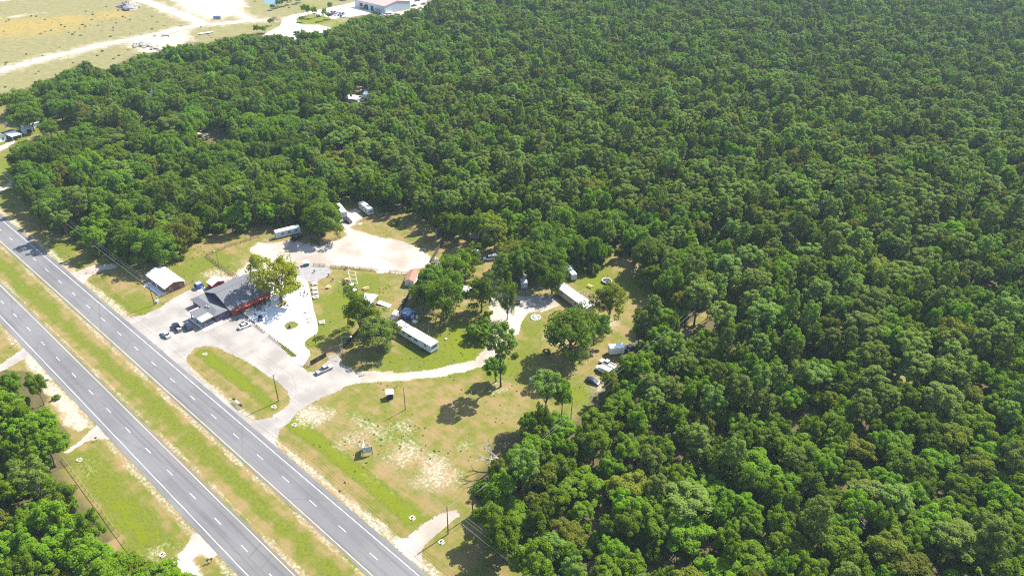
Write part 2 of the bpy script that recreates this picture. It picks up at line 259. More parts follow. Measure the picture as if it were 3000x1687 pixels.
def ground_mat():
    m = bpy.data.materials.new('ground_mix'); m.use_nodes = True; t = m.node_tree; N = t.nodes.new; L = t.links.new; b = t.nodes['Principled BSDF']
    b.inputs['Roughness'].default_value = 0.95; b.inputs['Specular IOR Level'].default_value = 0.1
    tc = N('ShaderNodeTexCoord')
    def noise(s, d=4, r=0.6):
        n = N('ShaderNodeTexNoise'); n.inputs['Scale'].default_value = s; n.inputs['Detail'].default_value = d; n.inputs['Roughness'].default_value = r; L(tc.outputs['Object'], n.inputs['Vector']); return n.outputs[0]
    def att(k): a = N('ShaderNodeAttribute'); a.attribute_name = k; return a.outputs['Fac']
    def mth(op, a, b_, c=None):
        n = N('ShaderNodeMath'); n.operation = op
        for i, v in enumerate((a, b_, c)):
            if v is None: continue
            if isinstance(v, (int, float)): n.inputs[i].default_value = v
            else: L(v, n.inputs[i])
        return n.outputs[0]
    def rng_(x, a, b_): n = N('ShaderNodeMapRange'); n.interpolation_type = 'SMOOTHSTEP'; L(x, n.inputs[0]); n.inputs[1].default_value = a; n.inputs[2].default_value = b_; return n.outputs[0]
    def mix(f, a, b_):
        n = N('ShaderNodeMixRGB')
        if isinstance(f, float): n.inputs[0].default_value = f
        else: L(f, n.inputs[0])
        for i, v in ((1, a), (2, b_)):
            if isinstance(v, tuple): n.inputs[i].default_value = hexc(*v)
            else: L(v, n.inputs[i])
        return n.outputs[0]
    nL, nM, nS, nF = noise(0.045, 3), noise(0.22, 5), noise(1.1, 5, .7), noise(5.0, 4, .75)
    # long mowing streaks beside the road
    mp = N('ShaderNodeMapping'); mp.inputs['Scale'].default_value = (0.05, 1.3, 1); L(tc.outputs['Object'], mp.inputs['Vector'])
    st = N('ShaderNodeTexNoise'); st.inputs['Scale'].default_value = 1.0; st.inputs['Detail'].default_value = 4; L(mp.outputs[0], st.inputs['Vector'])
    g = mth('ADD', att('green'), mth('MULTIPLY_ADD', nM, 1.4, -0.7)); g = mth('ADD', g, mth('MULTIPLY_ADD', nL, 0.7, -0.35)); g = mth('ADD', g, mth('MULTIPLY_ADD', nS, 1.0, -0.5)); g = mth('ADD', g, mth('MULTIPLY_ADD', st.outputs[0], 0.35, -0.175))
    dry = mix(rng_(nS, .3, .7), (0.178, 0.122, 0.050), (0.275, 0.200, 0.098)); dry = mix(rng_(nF, .35, .65), dry, (0.228, 0.172, 0.070))
    grn = mix(rng_(nS, .3, .7), (0.080, 0.108, 0.010), (0.138, 0.158, 0.018))
    lush = mix(rng_(nF, .35, .65), (0.098, 0.135, 0.004), (0.135, 0.165, 0.004))
    c = mix(rng_(g, .12, .62), dry, grn); c = mix(rng_(g, .68, 1.02), c, lush)
    fl = mix(rng_(nM, .3, .7), (0.155, 0.150, 0.058), (0.225, 0.195, 0.098)); fl = mix(rng_(nS, .45, .75), fl, (0.14, 0.165, 0.034)); fl = mix(mth('MULTIPLY', att('yellow'), rng_(nM, .3, .55)), fl, (0.27, 0.205, 0.055))
    fl = mix(rng_(g, .60, .92), fl, lush); c = mix(att('field'), c, fl)
    lt = mix(rng_(nM, .35, .65), (0.055, 0.062, 0.018), (0.095, 0.072, 0.040)); lt = mix(rng_(nS, .55, .7), lt, (0.16, 0.12, 0.075)); c = mix(mth('MULTIPLY', att('litter'), .9), c, lt)
    s = mth('ADD', att('sand'), mth('MULTIPLY_ADD', nM, 0.5, -0.25)); s = mth('ADD', s, mth('MULTIPLY_ADD', nS, 0.9, -0.45)); s = mth('ADD', s, mth('MULTIPLY_ADD', nF, 0.7, -0.35))
    sd = mix(rng_(nS, .3, .7), (0.40, 0.335, 0.265), (0.56, 0.49, 0.41))
    c = mix(mth('MULTIPLY', rng_(s, .40, .92), 0.95), c, sd)
    # grass clumps: fine relief and light/dark tussocks
    fine = noise(2.6, 5, .85); c = mix(mth('MULTIPLY', rng_(fine, .52, .72), .5), c, (0.30, 0.25, 0.13)); c = mix(mth('MULTIPLY', rng_(fine, .48, .28), .5), c, (0.065, 0.075, 0.014))
    sc_ = N('ShaderNodeMixRGB'); sc_.blend_type = 'MULTIPLY'; sc_.inputs[0].default_value = 1; L(c, sc_.inputs[1]); sc_.inputs[2].default_value = (.93, .89, .90, 1); L(sc_.outputs[0], b.inputs['Base Color'])
    bp = N('ShaderNodeBump'); bp.inputs['Strength'].default_value = 0.5; bp.inputs['Distance'].default_value = 0.12; L(mth('ADD', nS, nF), bp.inputs['Height']); L(bp.outputs[0], b.inputs['Normal'])
    return m
gme = np_mesh('ground', np.stack([gxf, gyf, 0*gxf], -1), gfaces, ground_mat(), dict(sand=full(sand), green=full(green, .38), field=full(field), litter=full(litter, 1.), yellow=full(yellow)))
link('ground', gme, kind='structure')
# ------------------------------------------------------------------ sheets
def sheet(name, polys, z, m, holes=(), cell=0.45, rough=0.5, freq=1.5, mask=None):
    P = np.concatenate([np.asarray(q) for q in polys]); x0, y0 = P.min(0)-2; x1, y1 = P.max(0)+2
    xs = np.arange(x0, x1, cell); ys = np.arange(y0, y1, cell); X, Y = np.meshgrid(xs+cell/2, ys+cell/2, indexing='ij')
    d = np.maximum.reduce([sdist(X, Y, q) for q in polys])
    for h in holes: d = np.minimum(d, -sdist(X, Y, h))
    if mask is not None: d = np.minimum(d, mask(X, Y))
    ok = d+(vnoise(X, Y, freq, 3)-0.5)*2*rough > 0
    I = np.arange((len(xs)+1)*(len(ys)+1)).reshape(len(xs)+1, len(ys)+1); i, j = np.nonzero(ok)
    F = np.stack([I[i, j], I[i+1, j], I[i+1, j+1], I[i, j+1]], -1)
    VX, VY = np.meshgrid(np.append(xs, xs[-1]+cell), np.append(ys, ys[-1]+cell), indexing='ij')
    V = np.stack([VX.ravel(), VY.ravel(), np.full(VX.size, z)], -1); u, inv = np.unique(F, return_inverse=True)
    return link(name, np_mesh(name, V[u], inv.reshape(-1, 4), m), kind='structure')
def worn(name, base, light, dark, mid, lanes=False, sc=0.12):
    """ground paving with patches, fine grit and, on the road, wheel paths and sealed cracks"""
    m = bpy.data.materials.new(name); m.use_nodes = True; t = m.node_tree; N = t.nodes.new; L = t.links.new; b = t.nodes['Principled BSDF']; b.inputs['Roughness'].default_value = .92; b.inputs['Specular IOR Level'].default_value = .2
    tc = N('ShaderNodeTexCoord')
    def nz(scale, det=5, ro=.65, mapv=None):
        n = N('ShaderNodeTexNoise'); n.inputs['Scale'].default_value = scale; n.inputs['Detail'].default_value = det; n.inputs['Roughness'].default_value = ro
        if mapv: mp = N('ShaderNodeMapping'); mp.inputs['Scale'].default_value = mapv; L(tc.outputs['Object'], mp.inputs['Vector']); L(mp.outputs[0], n.inputs['Vector'])
        else: L(tc.outputs['Object'], n.inputs['Vector'])
        return n.outputs[0]
    def rg(x, a, c, k=1.0):
        n = N('ShaderNodeMapRange'); n.interpolation_type = 'SMOOTHSTEP'; L(x, n.inputs[0]); n.inputs[1].default_value = a; n.inputs[2].default_value = c; n.inputs[4].default_value = k; return n.outputs[0]
    def mx(f, a, c):
        n = N('ShaderNodeMixRGB'); L(f, n.inputs[0])
        for i, v in ((1, a), (2, c)):
            if isinstance(v, tuple): n.inputs[i].default_value = hexc(*v)
            else: L(v, n.inputs[i])
        return n.outputs[0]
    c = mx(rg(nz(sc), .35, .65), base, light); c = mx(rg(nz(sc*4, 6, .7), .5, .72, .8), c, mid); c = mx(rg(nz(3.5, 4, .8), .55, .75, .45), c, dark); c = mx(rg(nz(.5, 5, .7), .62, .76, .5), c, dark)
    if lanes:
        c = mx(rg(nz(1.0, 4, .6, (.02, 1.1, 1)), .48, .66, .45), c, dark); c = mx(rg(nz(1.0, 3, .6, (.006, .5, 1)), .52, .62, .4), c, light)
        v = N('ShaderNodeTexVoronoi'); v.feature = 'DISTANCE_TO_EDGE'; v.inputs['Scale'].default_value = .09; mp = N('ShaderNodeMapping'); mp.inputs['Scale'].default_value = (.35, 1.3, 1); L(tc.outputs['Object'], mp.inputs['Vector']); L(mp.outputs[0], v.inputs['Vector'])
        c = mx(rg(v.outputs['Distance'], .008, .002, .35), c, dark)
    else:
        c = mx(rg(nz(1.0, 5, .7, (.12, 1.6, 1)), .55, .70, .35), c, mid)
    L(c, b.inputs['Base Color']); return m
m_asph = worn('asphalt_worn', (0.118, 0.115, 0.118), (0.152, 0.149, 0.150), (0.072, 0.070, 0.072), (0.125, 0.120, 0.119), True, .05)
m_apron = worn('pale_gravelled_asphalt', (0.215, 0.197, 0.176), (0.300, 0.278, 0.252), (0.130, 0.115, 0.102), (0.225, 0.192, 0.164))
m_lot = worn('white_crushed_shell', (0.255, 0.218, 0.178), (0.41, 0.368, 0.32), (0.165, 0.122, 0.084), (0.27, 0.215, 0.162), False, .07)
m_pad = mat('grey_gravel', (0.18, 0.17, 0.163), 0.95, scale=0.7, col2=(0.26, 0.248, 0.24), bump=0.2)
m_conc = mat('white_concrete', (0.58, 0.57, 0.55), 0.85, scale=0.3, col2=(0.72, 0.71, 0.69))
m_white = mat('road_paint_white', (0.46, 0.46, 0.45), 0.7, scale=.9, col2=(0.72, 0.72, 0.70))
m_yel = mat('road_paint_yellow', (0.78, 0.52, 0.22), 0.7, var=0.08, scale=1.2)
TARB = mat('tar_seal', (0.12, 0.11, 0.10), 0.9)
def strip(name, x0, x1, y0, y1, z, m, n=60, wob=0.0, parent=None, kind='structure'):
    xs = np.linspace(x0, x1, n); a = y0+(vnoise(xs, 0*xs, 3, 3)-.5)*2*wob; b = y1+(vnoise(xs, 0*xs+90, 3, 3)-.5)*2*wob
    V = np.concatenate([np.stack([xs, a, 0*xs+z], -1), np.stack([xs, b, 0*xs+z], -1)]); k = np.arange(n-1)
    return link(name, np_mesh(name, V, np.stack([k, k+1, n+k+1, n+k], -1), m), parent, kind=kind)
XA, XB = -900, 160
for nm, o, outer in (('highway_near_carriageway', O1, -1), ('highway_far_carriageway', O2, 1)):
    lo, hi = (o-LW-1.55, o+LW+.75) if outer < 0 else (o-LW-.75, o+LW+1.55)
    rd = strip(nm, XA, XB, lo, hi, 0.02, m_asph, 900, 0.16)
    ye = o-outer*LW; wh = o+outer*LW
    strip('edge_line', XA, XB, wh-.075, wh+.075, 0.027, m_white, 40, 0, rd, None)
    strip('edge_line', XA, XB, ye-.075, ye+.075, 0.027, m_white if False else m_yel, 40, 0, rd, None)
    dm = shared('dash', lambda: MB().box(1.52, 0, 0, 3.05, 0.15, 0.006).mesh('lane_dash', m_white))
    s0 = -269.836 if outer < 0 else -329.84
    for k in range(-12, 34):
        x = s0+12.192*k
        if -430 < x < 30: link('lane_dash', dm, rd, (x, o, 0.028))
sheet('parking_apron', [A_APRON], 0.012, m_apron, (A_ISL, A_VERGE), mask=lambda X, Y: Y-69.4, rough=0.7, freq=2.2)
sheet('shell_lot', [A_LOT], 0.008, m_lot, (A_PAD,), rough=4.2, freq=4, mask=lambda X, Y: 4-np.abs(0*X))
sheet('gravel_pad', [A_PAD], 0.012, m_pad, rough=0.8)
sheet('sand_track', [A_TRK], 0.010, m_lot, rough=1.3, freq=3)
for nm, q in (('house_driveway', A_DRV1), ('woods_driveway', A_DRV2), ('roadside_driveway', A_DRV3), ('shaded_driveway', A_DRV4), ('south_driveway', A_DRV5), ('far_driveway', A_DRV6), ('homestead_driveway', A_DRV7)):
    sheet(nm, [q], 0.010, m_lot if nm != 'roadside_driveway' else m_apron, rough=0.5, mask=lambda X, Y: np.where(Y < 55, 39.9-Y, Y-69.4))
sheet('cul_de_sac_street', [A_CUL], 0.012, m_conc, cell=0.9, rough=0.3)
sheet('works_yard', [A_YARD], 0.010, m_lot, cell=1.2, rough=2)
# patio: a real slab with an edge
def patio():
    from mathutils.geometry import tessellate_polygon
    outer = A_PATIO; holes = [A_PISL, A_PCUT]; allp = [[Vector((x, y, 0)) for x, y in q] for q in [outer]+holes]
    flat = [p for q in allp for p in q]; tris = tessellate_polygon(allp); mb = MB()
    mb.add([(p.x, p.y, 0.09) for p in flat], [tuple(t) for t in tris])
    for q in allp:
        n = len(q); mb.add([(p.x, p.y, 0.09) for p in q]+[(p.x, p.y, -0.05) for p in q], [(i, (i+1) % n, n+(i+1) % n, n+i) for i in range(n)])
    return mb.build('concrete_patio', m_conc, kind='structure')
patio()
# seams and saw joints in the apron
def seam(name, pts, w=0.07, z=0.02, m=None):
    P = GP(pts); mb = MB()
    for a, b in zip(P[:-1], P[1:]):
        d = Vector((b[0]-a[0], b[1]-a[1])); nrm = Vector((-d.y, d.x)).normalized()*w/2
        mb.add([(a[0]+nrm.x, a[1]+nrm.y, z), (a[0]-nrm.x, a[1]-nrm.y, z), (b[0]-nrm.x, b[1]-nrm.y, z), (b[0]+nrm.x, b[1]+nrm.y, z)], [(0, 1, 2, 3)])
    o = mb.build(name, m or TARB, kind='structure')
seam('asphalt_seam', [(770,1040),(800,1061),(832,1083),(851,1094),(860,1108),(866,1128),(868,1150),(861,1170),(850,1180)])
seam('asphalt_seam', [(868,1134),(910,1142)]); seam('asphalt_seam', [(861,1176),(882,1193)], .05); seam('asphalt_seam', [(806,1222),(826,1237)], .05)
# ------------------------------------------------------------------ trees
m_bark = mat('bark_grey', (0.075, 0.058, 0.045), 0.95, scale=2.5, col2=(0.15, 0.125, 0.10))
m_barkp = mat('bark_pine', (0.055, 0.040, 0.032), 0.95, scale=2.5, col2=(0.11, 0.075, 0.055))
m_dead = mat('dead_wood', (0.26, 0.235, 0.21), 0.95, scale=2.5, col2=(0.36, 0.33, 0.30))
LM = dict(oak=leafmat('leaf_oak', (0.044, 0.084, 0.007), (0.152, 0.230, 0.015)),
          hard=leafmat('leaf_hardwood', (0.056, 0.108, 0.005), (0.188, 0.285, 0.012)),
          pine=leafmat('leaf_pine', (0.076, 0.114, 0.018), (0.215, 0.285, 0.050), 0.48),
          gold=leafmat('leaf_gold', (0.135, 0.150, 0.007), (0.330, 0.320, 0.012)),
          olive=leafmat('leaf_olive', (0.076, 0.096, 0.010), (0.220, 0.240, 0.022)),
          shrub=leafmat('leaf_shrub', (0.055, 0.104, 0.007), (0.175, 0.260, 0.014)))
def leaves(C, Nrm, size, r):
    """one small bent leaf spray (two triangles) for each centre"""
    n = len(C); Nrm = Nrm/np.linalg.norm(Nrm, axis=1, keepdims=True)
    a = np.cross(Nrm, r.normal(size=(n, 3))); a /= np.linalg.norm(a, axis=1, keepdims=True)+1e-9; b = np.cross(Nrm, a)
    s = size*r.uniform(0.6, 1.3, (n, 1)); w = s*r.uniform(0.5, 0.9, (n, 1)); bend = Nrm*s*r.uniform(-.35, .15, (n, 1))
    V = np.stack([C-a*s, C-b*w+bend*.3, C+a*s+bend, C+b*w+bend*.3], 1).reshape(-1, 3)
    F = np.arange(4*n).reshape(n, 4); return V, F, np.repeat(r.random(n), 4)
def crown_leaf(seed, Rr, zc, hz, ncl, nleaf, size, cl=(0.22, 0.36), low=-0.35, airy=0.0, lob=0.25):
    r = np.random.default_rng(seed); d = r.normal(size=(ncl*3, 3)); d /= np.linalg.norm(d, axis=1, keepdims=True); d = d[d[:, 2] > low][:ncl]
    ph = r.uniform(0, 6.28, 4); th = np.arctan2(d[:, 1], d[:, 0])
    lobe = 1+lob*(np.sin(2*th+ph[0])*.5+np.sin(3*th+ph[1])*.5+np.sin(5*th+ph[2])*.3)
    rad = r.uniform(0.50, 0.86, len(d))*lobe
    C = d*rad[:, None]*np.array([Rr, Rr, hz])+np.array([0, 0, zc]); rc = Rr*r.uniform(cl[0], cl[1], len(d))
    out = []
    tot = (rc**2).sum()
    for c, q in zip(C, rc):
        k = max(12, int(nleaf*q*q/tot*(1-airy*r.random())))
        u = r.normal(size=(k, 3)); u[:, 2] += 0.35; u /= np.linalg.norm(u, axis=1, keepdims=True); q = q*r.uniform(.75, 1.3, 3)
        P = c+u*q*np.where(r.random((k, 1)) < .8, r.uniform(0.84, 1.10, (k, 1)), r.uniform(.4, .9, (k, 1)))*np.array([1, 1, .85]); out.append((P, u*1.0+r.normal(size=(k, 3))*0.36+np.array([0, 0, .30])))
    P = np.concatenate([o[0] for o in out]); Nn = np.concatenate([o[1] for o in out])
    f = np.linalg.norm((P-[0, 0, zc])/[Rr, Rr, hz], axis=1); keep = (f > 0.5) | (r.random(len(P)) < 0.35)
    P, Nn = P[keep], Nn[keep]
    return leaves(P, Nn, size, r)+(C,)
def crown_pine(seed, Rr, z0, z1, nt, nleaf, size):
    r = np.random.default_rng(seed); Ps = []; Ns = []; Cs = []
    for i in range(nt):
        t = (i+r.random())/nt; z = z0+(z1-z0)*t
        prof = math.sqrt(max(0.02, 1-((t-(.42+.1*(seed % 3)))/.62)**2)); a = i*2.4+r.uniform(-.5, .5); q = Rr*prof*r.uniform(.35, 1.0)
        c = np.array([q*math.cos(a), q*math.sin(a), z+r.uniform(-.4, .4)]); rc = Rr*r.uniform(.15, .30); Cs.append(c)
        k = int(nleaf/nt); u = r.normal(size=(k, 3)); u[:, 2] += .45; u /= np.linalg.norm(u, axis=1, keepdims=True)
        Ps.append(c+u*rc*r.uniform(.62, 1.12, (k, 1))*np.array([1, 1, .75])); Ns.append(u*.9+r.normal(size=(k, 3))*.45+[0, 0, .35])
    return leaves(np.concatenate(Ps), np.concatenate(Ns), size, r)+(np.array(Cs),)
def trunk_mb(seed, H, r0, targets, bend=0.3, nl=8, top=None):
    r = random.Random(seed); mb = MB(); top = top or H
    pts = []; x = y = 0
    for i in range(6):
        t = i/5; pts.append((x, y, -0.4+t*(top+.4), r0*(1-0.75*t)*(1.35 if i == 0 else 1))); x += r.uniform(-bend, bend); y += r.uniform(-bend, bend)
    for a, b in zip(pts[:-1], pts[1:]): mb.tube(a[:3], b[:3], a[3], b[3], 6, False)
    tg = list(targets); r.shuffle(tg)
    for c in tg[:nl]:
        k = max(1, min(4, int((c[2]/max(top, 1))*4.2)-r.choice((0, 1)))); p = pts[k]
        m = ((p[0]+c[0])/2+r.uniform(-.3, .3), (p[1]+c[1])/2+r.uniform(-.3, .3), (p[2]+c[2])/2+0.3)
        mb.tube(p[:3], m, p[3]*.55, p[3]*.35, 5, False); mb.tube(m, c, p[3]*.35, p[3]*.10, 5, False)
    return mb
VAR = {}    # key -> (trunk mesh, crown mesh, joined mesh, crown radius, height)
def variant(key, kind, seed, tm, cr, Rr, H, bark):
    V, F, lv, C = cr; crown = np_mesh('crown', V, F, LM[kind], dict(leafv=lv)); trunk = tm.mesh('trunk', bark)
    tv = np.array(tm.v, np.float32); tf = [f for f in tm.f]; q = np.array([f for f in tf if len(f) == 4], np.int32)
    if key[0] == 'f': VAR[key] = (trunk, crown, None, Rr, H); return
    j = np_mesh('joined_'+key, np.concatenate([V, tv]), [F, q+len(V)], None, dict(leafv=np.concatenate([lv, np.zeros(len(tv))])))
    j.materials.append(LM[kind]); j.materials.append(bark)
    mi = np.zeros(len(j.polygons), np.int32); mi[len(F):] = 1; j.polygons.foreach_set('material_index', mi)
    VAR[key] = (trunk, crown, j, Rr, H)
for i in range(3):   # spreading live oaks, radius 7.5 m
    cr = crown_leaf(100+i, 7.5, 8.2, 5.2, 130, 16000, 0.30, (0.11, 0.22), -0.42, lob=.28); variant('a_oak%d' % i, 'oak', i, trunk_mb(i, 9, .48, cr[3], .35, 14, 9.5), cr, 7.5, 13.4, m_bark)
for i in range(4):   # hardwoods, radius 4.2 m, 12 m tall
    cr = crown_leaf(200+i, 4.2, 7.6+.3*i, 4.8, 76, 9500, 0.225, (0.12, 0.28), -0.62, lob=.38); variant('b_hard%d' % i, 'hard', i, trunk_mb(10+i, 9, .24, cr[3], .25, 9, 9.5), cr, 4.2, 12.4, m_bark)
for i in range(6):   # pines, radius 3 m, 17 m tall
    cr = crown_pine(300+i, 3.3+.25*(i % 3), (9.4, 7.4, 10.6, 8.2, 6.4, 11.2)[i], 16.6, (46, 56, 38, 50, 62, 34)[i], (7600, 8600, 6400, 7800, 9000, 6000)[i], 0.215); variant('c_pine%d' % i, 'pine', i, trunk_mb(20+i, 17, .22, cr[3], .16, 18, 16.5), cr, 3.2, 17.2, m_barkp)
for i in range(2):
    cr = crown_leaf(400+i, 4.4, 7.4, 4.6, 76, 9000, 0.23, (0.12, 0.28), -0.6, lob=.38); variant('d_olive%d' % i, 'olive', i, trunk_mb(30+i, 9, .24, cr[3], .25, 9, 9.2), cr, 4.4, 12.0, m_bark)
for i in range(3):   # understorey shrubs, radius 2 m
    cr = crown_leaf(500+i, 2.1, 1.5, 1.7, 16, 1300, 0.27, (0.28, 0.45), -0.6); variant('e_shrub%d' % i, 'shrub', i, trunk_mb(40+i, 2, .08, cr[3], .1, 5, 1.8), cr, 2.1, 3.2, m_bark)
for i in range(4):   # free-standing trees: deep, lobed crowns with gaps, radius 6 m, 14.5 m tall
    cr = crown_leaf(600+i*7, 6.0, 8.0, 6.4, 105, 15000, 0.25, (0.12, 0.24), -0.80, airy=.7, lob=.45); variant('f_lone%d' % i, 'oak', i, trunk_mb(50+i, 10, .36, cr[3], .45, 26, 11), cr, 6.0, 14.2, m_bark)
KEYS = sorted(k for k in VAR if k[0] != 'f')
def plant(key, name, label, cat, x, y, sc, rz, group=None, zsc=None, crown_mat=None):
    t, c, j, Rr, H = VAR[key]; o = thing(name, label, cat, x, y, 0, rz, group); o.scale = (sc, sc, zsc or sc)
    tr = bpy.data.objects.new('trunk', t); COL.objects.link(tr); tr.parent = o
    cw = bpy.data.objects.new('crown', c); COL.objects.link(cw); cw.parent = o
    if crown_mat: cw.material_slots[0].link = 'OBJECT'; cw.material_slots[0].material = crown_mat
    return o
# ---- the trees that stand by themselves: base pixel, variant, scale, height scale
PLANTED = []
def lone(px, py, key, Rw, H, label, cat='tree', name=None, cm=None, group=None):
    x, y = G(px, py); Rr, H0 = VAR[key][3:]; sc = Rw/Rr
    PLANTED.append((x, y, Rw)); nm = name or {'a': 'oak_tree', 'b': 'hardwood_tree', 'c': 'pine_tree', 'd': 'olive_green_tree', 'e': 'bush', 'f': 'oak_tree'}[key[0]]
    return plant(key, nm, label, cat, x, y, sc, rnd.uniform(0, 6.28), group, H/H0, LM[cm] if cm else None)
lone(823,880,'f_lone0',9.4,18.5,'tall yellow-green tree rising from the patio beside the tavern','tree',cm='gold')
lone(1058,972,'f_lone1',6.0,16.5,'slender green oak beside the white-roofed stage','tree',cm='hard')
lone(1112,1024,'f_lone2',6.8,13.2,'dense dark cedar-like tree near the long white mobile home','tree',cm='pine')
lone(1142,1012,'b_hard2',4.0,9.5,'smaller dark tree leaning on the long white mobile home','tree',cm='pine')
lone(1310,931,'f_lone3',7.4,18.5,'large oak with pale bare trunk beside the blue shed yard','tree')
lone(1256,908,'f_lone1',6.0,13,'broad oak overhanging the brown-roofed shed','tree')
lone(1268,872,'b_hard0',5.5,14,'bright oak crown between the brown-roofed shed and the camp lane','tree',cm='oak')
lone(1338,832,'f_lone3',6.8,13.5,'bright green tree at the gate of the camp lane','tree',cm='hard')
lone(1322,822,'b_hard1',4.4,12,'small bright tree beside the privacy fence','tree')
lone(1410,915,'f_lone2',6.0,15,'round oak over the small dark cabin','tree',cm='oak')
lone(1486,936,'f_lone0',3.4,18.5,'slender tall tree on the white sand turnaround','tree',cm='hard')
lone(1410,985,'e_shrub0',4.6,6.6,'round dark bush beside the sand track','bush',cm='oak')
lone(1467,1133,'c_pine0',4.2,25,'tall lone pine beside the bend of the sand track','tree')
lone(1452,1118,'b_hard0',3.6,9.5,'leafy young tree at the foot of the tall lone pine','tree')
lone(1668,1052,'f_lone3',10.2,20.5,'huge oak shading the parked trucks in the dry field','tree')
lone(1740,1010,'b_hard3',5.0,12,'medium oak behind the huge field oak','tree',cm='oak')
lone(1782,936,'f_lone1',6.0,16,'grey-green oak beside the tan mobile home','tree',cm='olive')
lone(1617,862,'f_lone0',5.2,13.6,'dark oak at the upper end of the tan mobile home','tree')
lone(1570,838,'b_hard0',5.2,14,'oak over the camper behind the sand turnaround','tree',cm='oak')
lone(1528,826,'b_hard1',5.6,14.5,'green oak at the end of the camp lane','tree',cm='oak')
lone(1500,790,'f_lone3',7.0,14,'broad olive-yellow oak above the camp lane','tree',cm='olive')
lone(1450,738,'d_olive0',5.4,14.5,'olive-yellow tree behind the parked white sedan','tree')
lone(1398,722,'b_hard2',4.0,15.5,'pair-trunked tree beside the pink-roofed cottage','tree',cm='oak')
lone(1372,718,'b_hard3',3.2,13,'dark narrow tree in front of the pink-roofed cottage','tree',cm='oak')
lone(1304,702,'b_hard0',4.0,14,'bright tree at the corner of the shell lot','tree')
lone(1282,690,'d_olive1',3.6,11,'pale branching tree at the end of the lot rail fence','tree')
lone(1597,1232,'c_pine2',3.8,18.5,'pine with a bare lower trunk at the field corner','tree')
lone(1645,1216,'b_hard1',3.2,14,'thin leaning tree beside the field-corner pine','tree')
lone(1546,1300,'b_hard2',3.0,11.5,'vine-covered stump tree at the wood corner','tree')
lone(1586,1290,'b_hard3',2.8,13,'tall vine-wrapped tree at the wood corner','tree')
lone(1640,1300,'b_hard0',4.6,10,'low spreading tree in front of the bare pole','tree')
lone(469,779,'f_lone2',8.4,15,'large oak hanging over the brick house roof','tree')
lone(540,738,'f_lone3',8.2,15,'olive-tinged oak over the grass behind the house','tree',cm='olive')
lone(952,692,'f_lone1',9.0,17,'big dark oak inside the small timber pen','tree')
lone(874,640,'f_lone0',8.0,15,'big bright oak shading the blue-striped motorhome','tree',cm='hard')
lone(75,338,'f_lone2',10.5,15,'huge rounded oak above the white sheds','tree')
lone(152,400,'f_lone3',5.5,10,'small dark oak with bent trunk near the white sheds','tree')
lone(150,360,'b_hard2',3.4,8,'small bright tree between the sheds and the field','tree')
lone(285,382,'f_lone0',9,15,'wide pale oak on the grassy homestead','tree',cm='olive')
lone(1376,806,'f_lone2',5.4,12.5,'round bright oak over the end of the sand track','tree',cm='hard')
lone(1292,850,'f_lone0',6.6,13,'spreading oak above the camp yard litter','tree')
lone(1246,886,'f_lone3',5.0,10.5,'leafy oak behind the blue shed roof','tree',cm='oak')
lone(1482,826,'f_lone1',6.0,13,'broad oak at the middle of the camp lane','tree')
lone(1568,786,'f_lone2',7.4,14.5,'wide dark oak above the hidden camper','tree')
lone(1612,806,'f_lone3',6.2,14,'wide oak between the hidden camper and the shaded trailer','tree')
lone(1648,776,'f_lone0',7.2,15,'tall oak over the shaded trailer','tree')
lone(1430,706,'f_lone1',6.0,14,'tall oak behind the pink-roofed cottage','tree',cm='olive')
lone(1345,700,'f_lone3',5.2,13,'oak at the back of the camp lane','tree',cm='hard')
lone(400,1716,'b_hard0',4.4,9,'leafy tree at the south end of the roadside thicket','tree')
lone(500,1745,'b_hard2',4.6,9,'leafy tree beside the south driveway','tree')
lone(330,1700,'b_hard1',4.8,10,'leafy tree behind the thin wire fence','tree')
lone(556,1772,'b_hard3',4.0,8,'low leafy tree below the south driveway','tree')
lone(1472,1642,'b_hard1',4.6,13.5,'tall leafy tree at the road end of the wood','tree')
lone(1562,1712,'b_hard2',5.2,13.5,'tall leafy tree over the shaded roadside','tree')
lone(1436,1576,'b_hard3',3.6,11.5,'leafy tree behind the bare branch-line pole','tree')
lone(1498,1015,'e_shrub1',1.2,1.6,'small bush in the dry grass near the stone ring','bush')
lone(1600,1035,'e_shrub2',1.3,1.7,'low bush at the shade edge of the huge oak','bush')
lone(1510,1045,'e_shrub0',1.1,1.5,'tiny bush in the dry grass by the lone pine','bush')
lone(168,1168,'e_shrub1',1.1,1.4,'single dark bush on the sandy roadside','bush')
lone(1432,930,'e_shrub2',1.6,3.4,'yellowish bush beside the white sand','bush',cm='gold')
lone(1290,572,'e_shrub2',1.4,1.8,'weedy bush inside the lot fence','bush')
lone(1155,660,'e_shrub1',1.5,1.4,'weedy clump beside the lot rail fence','bush')
lone(535,763,'e_shrub0',.8,1.3,'sapling on the lawn behind the brick house','bush')
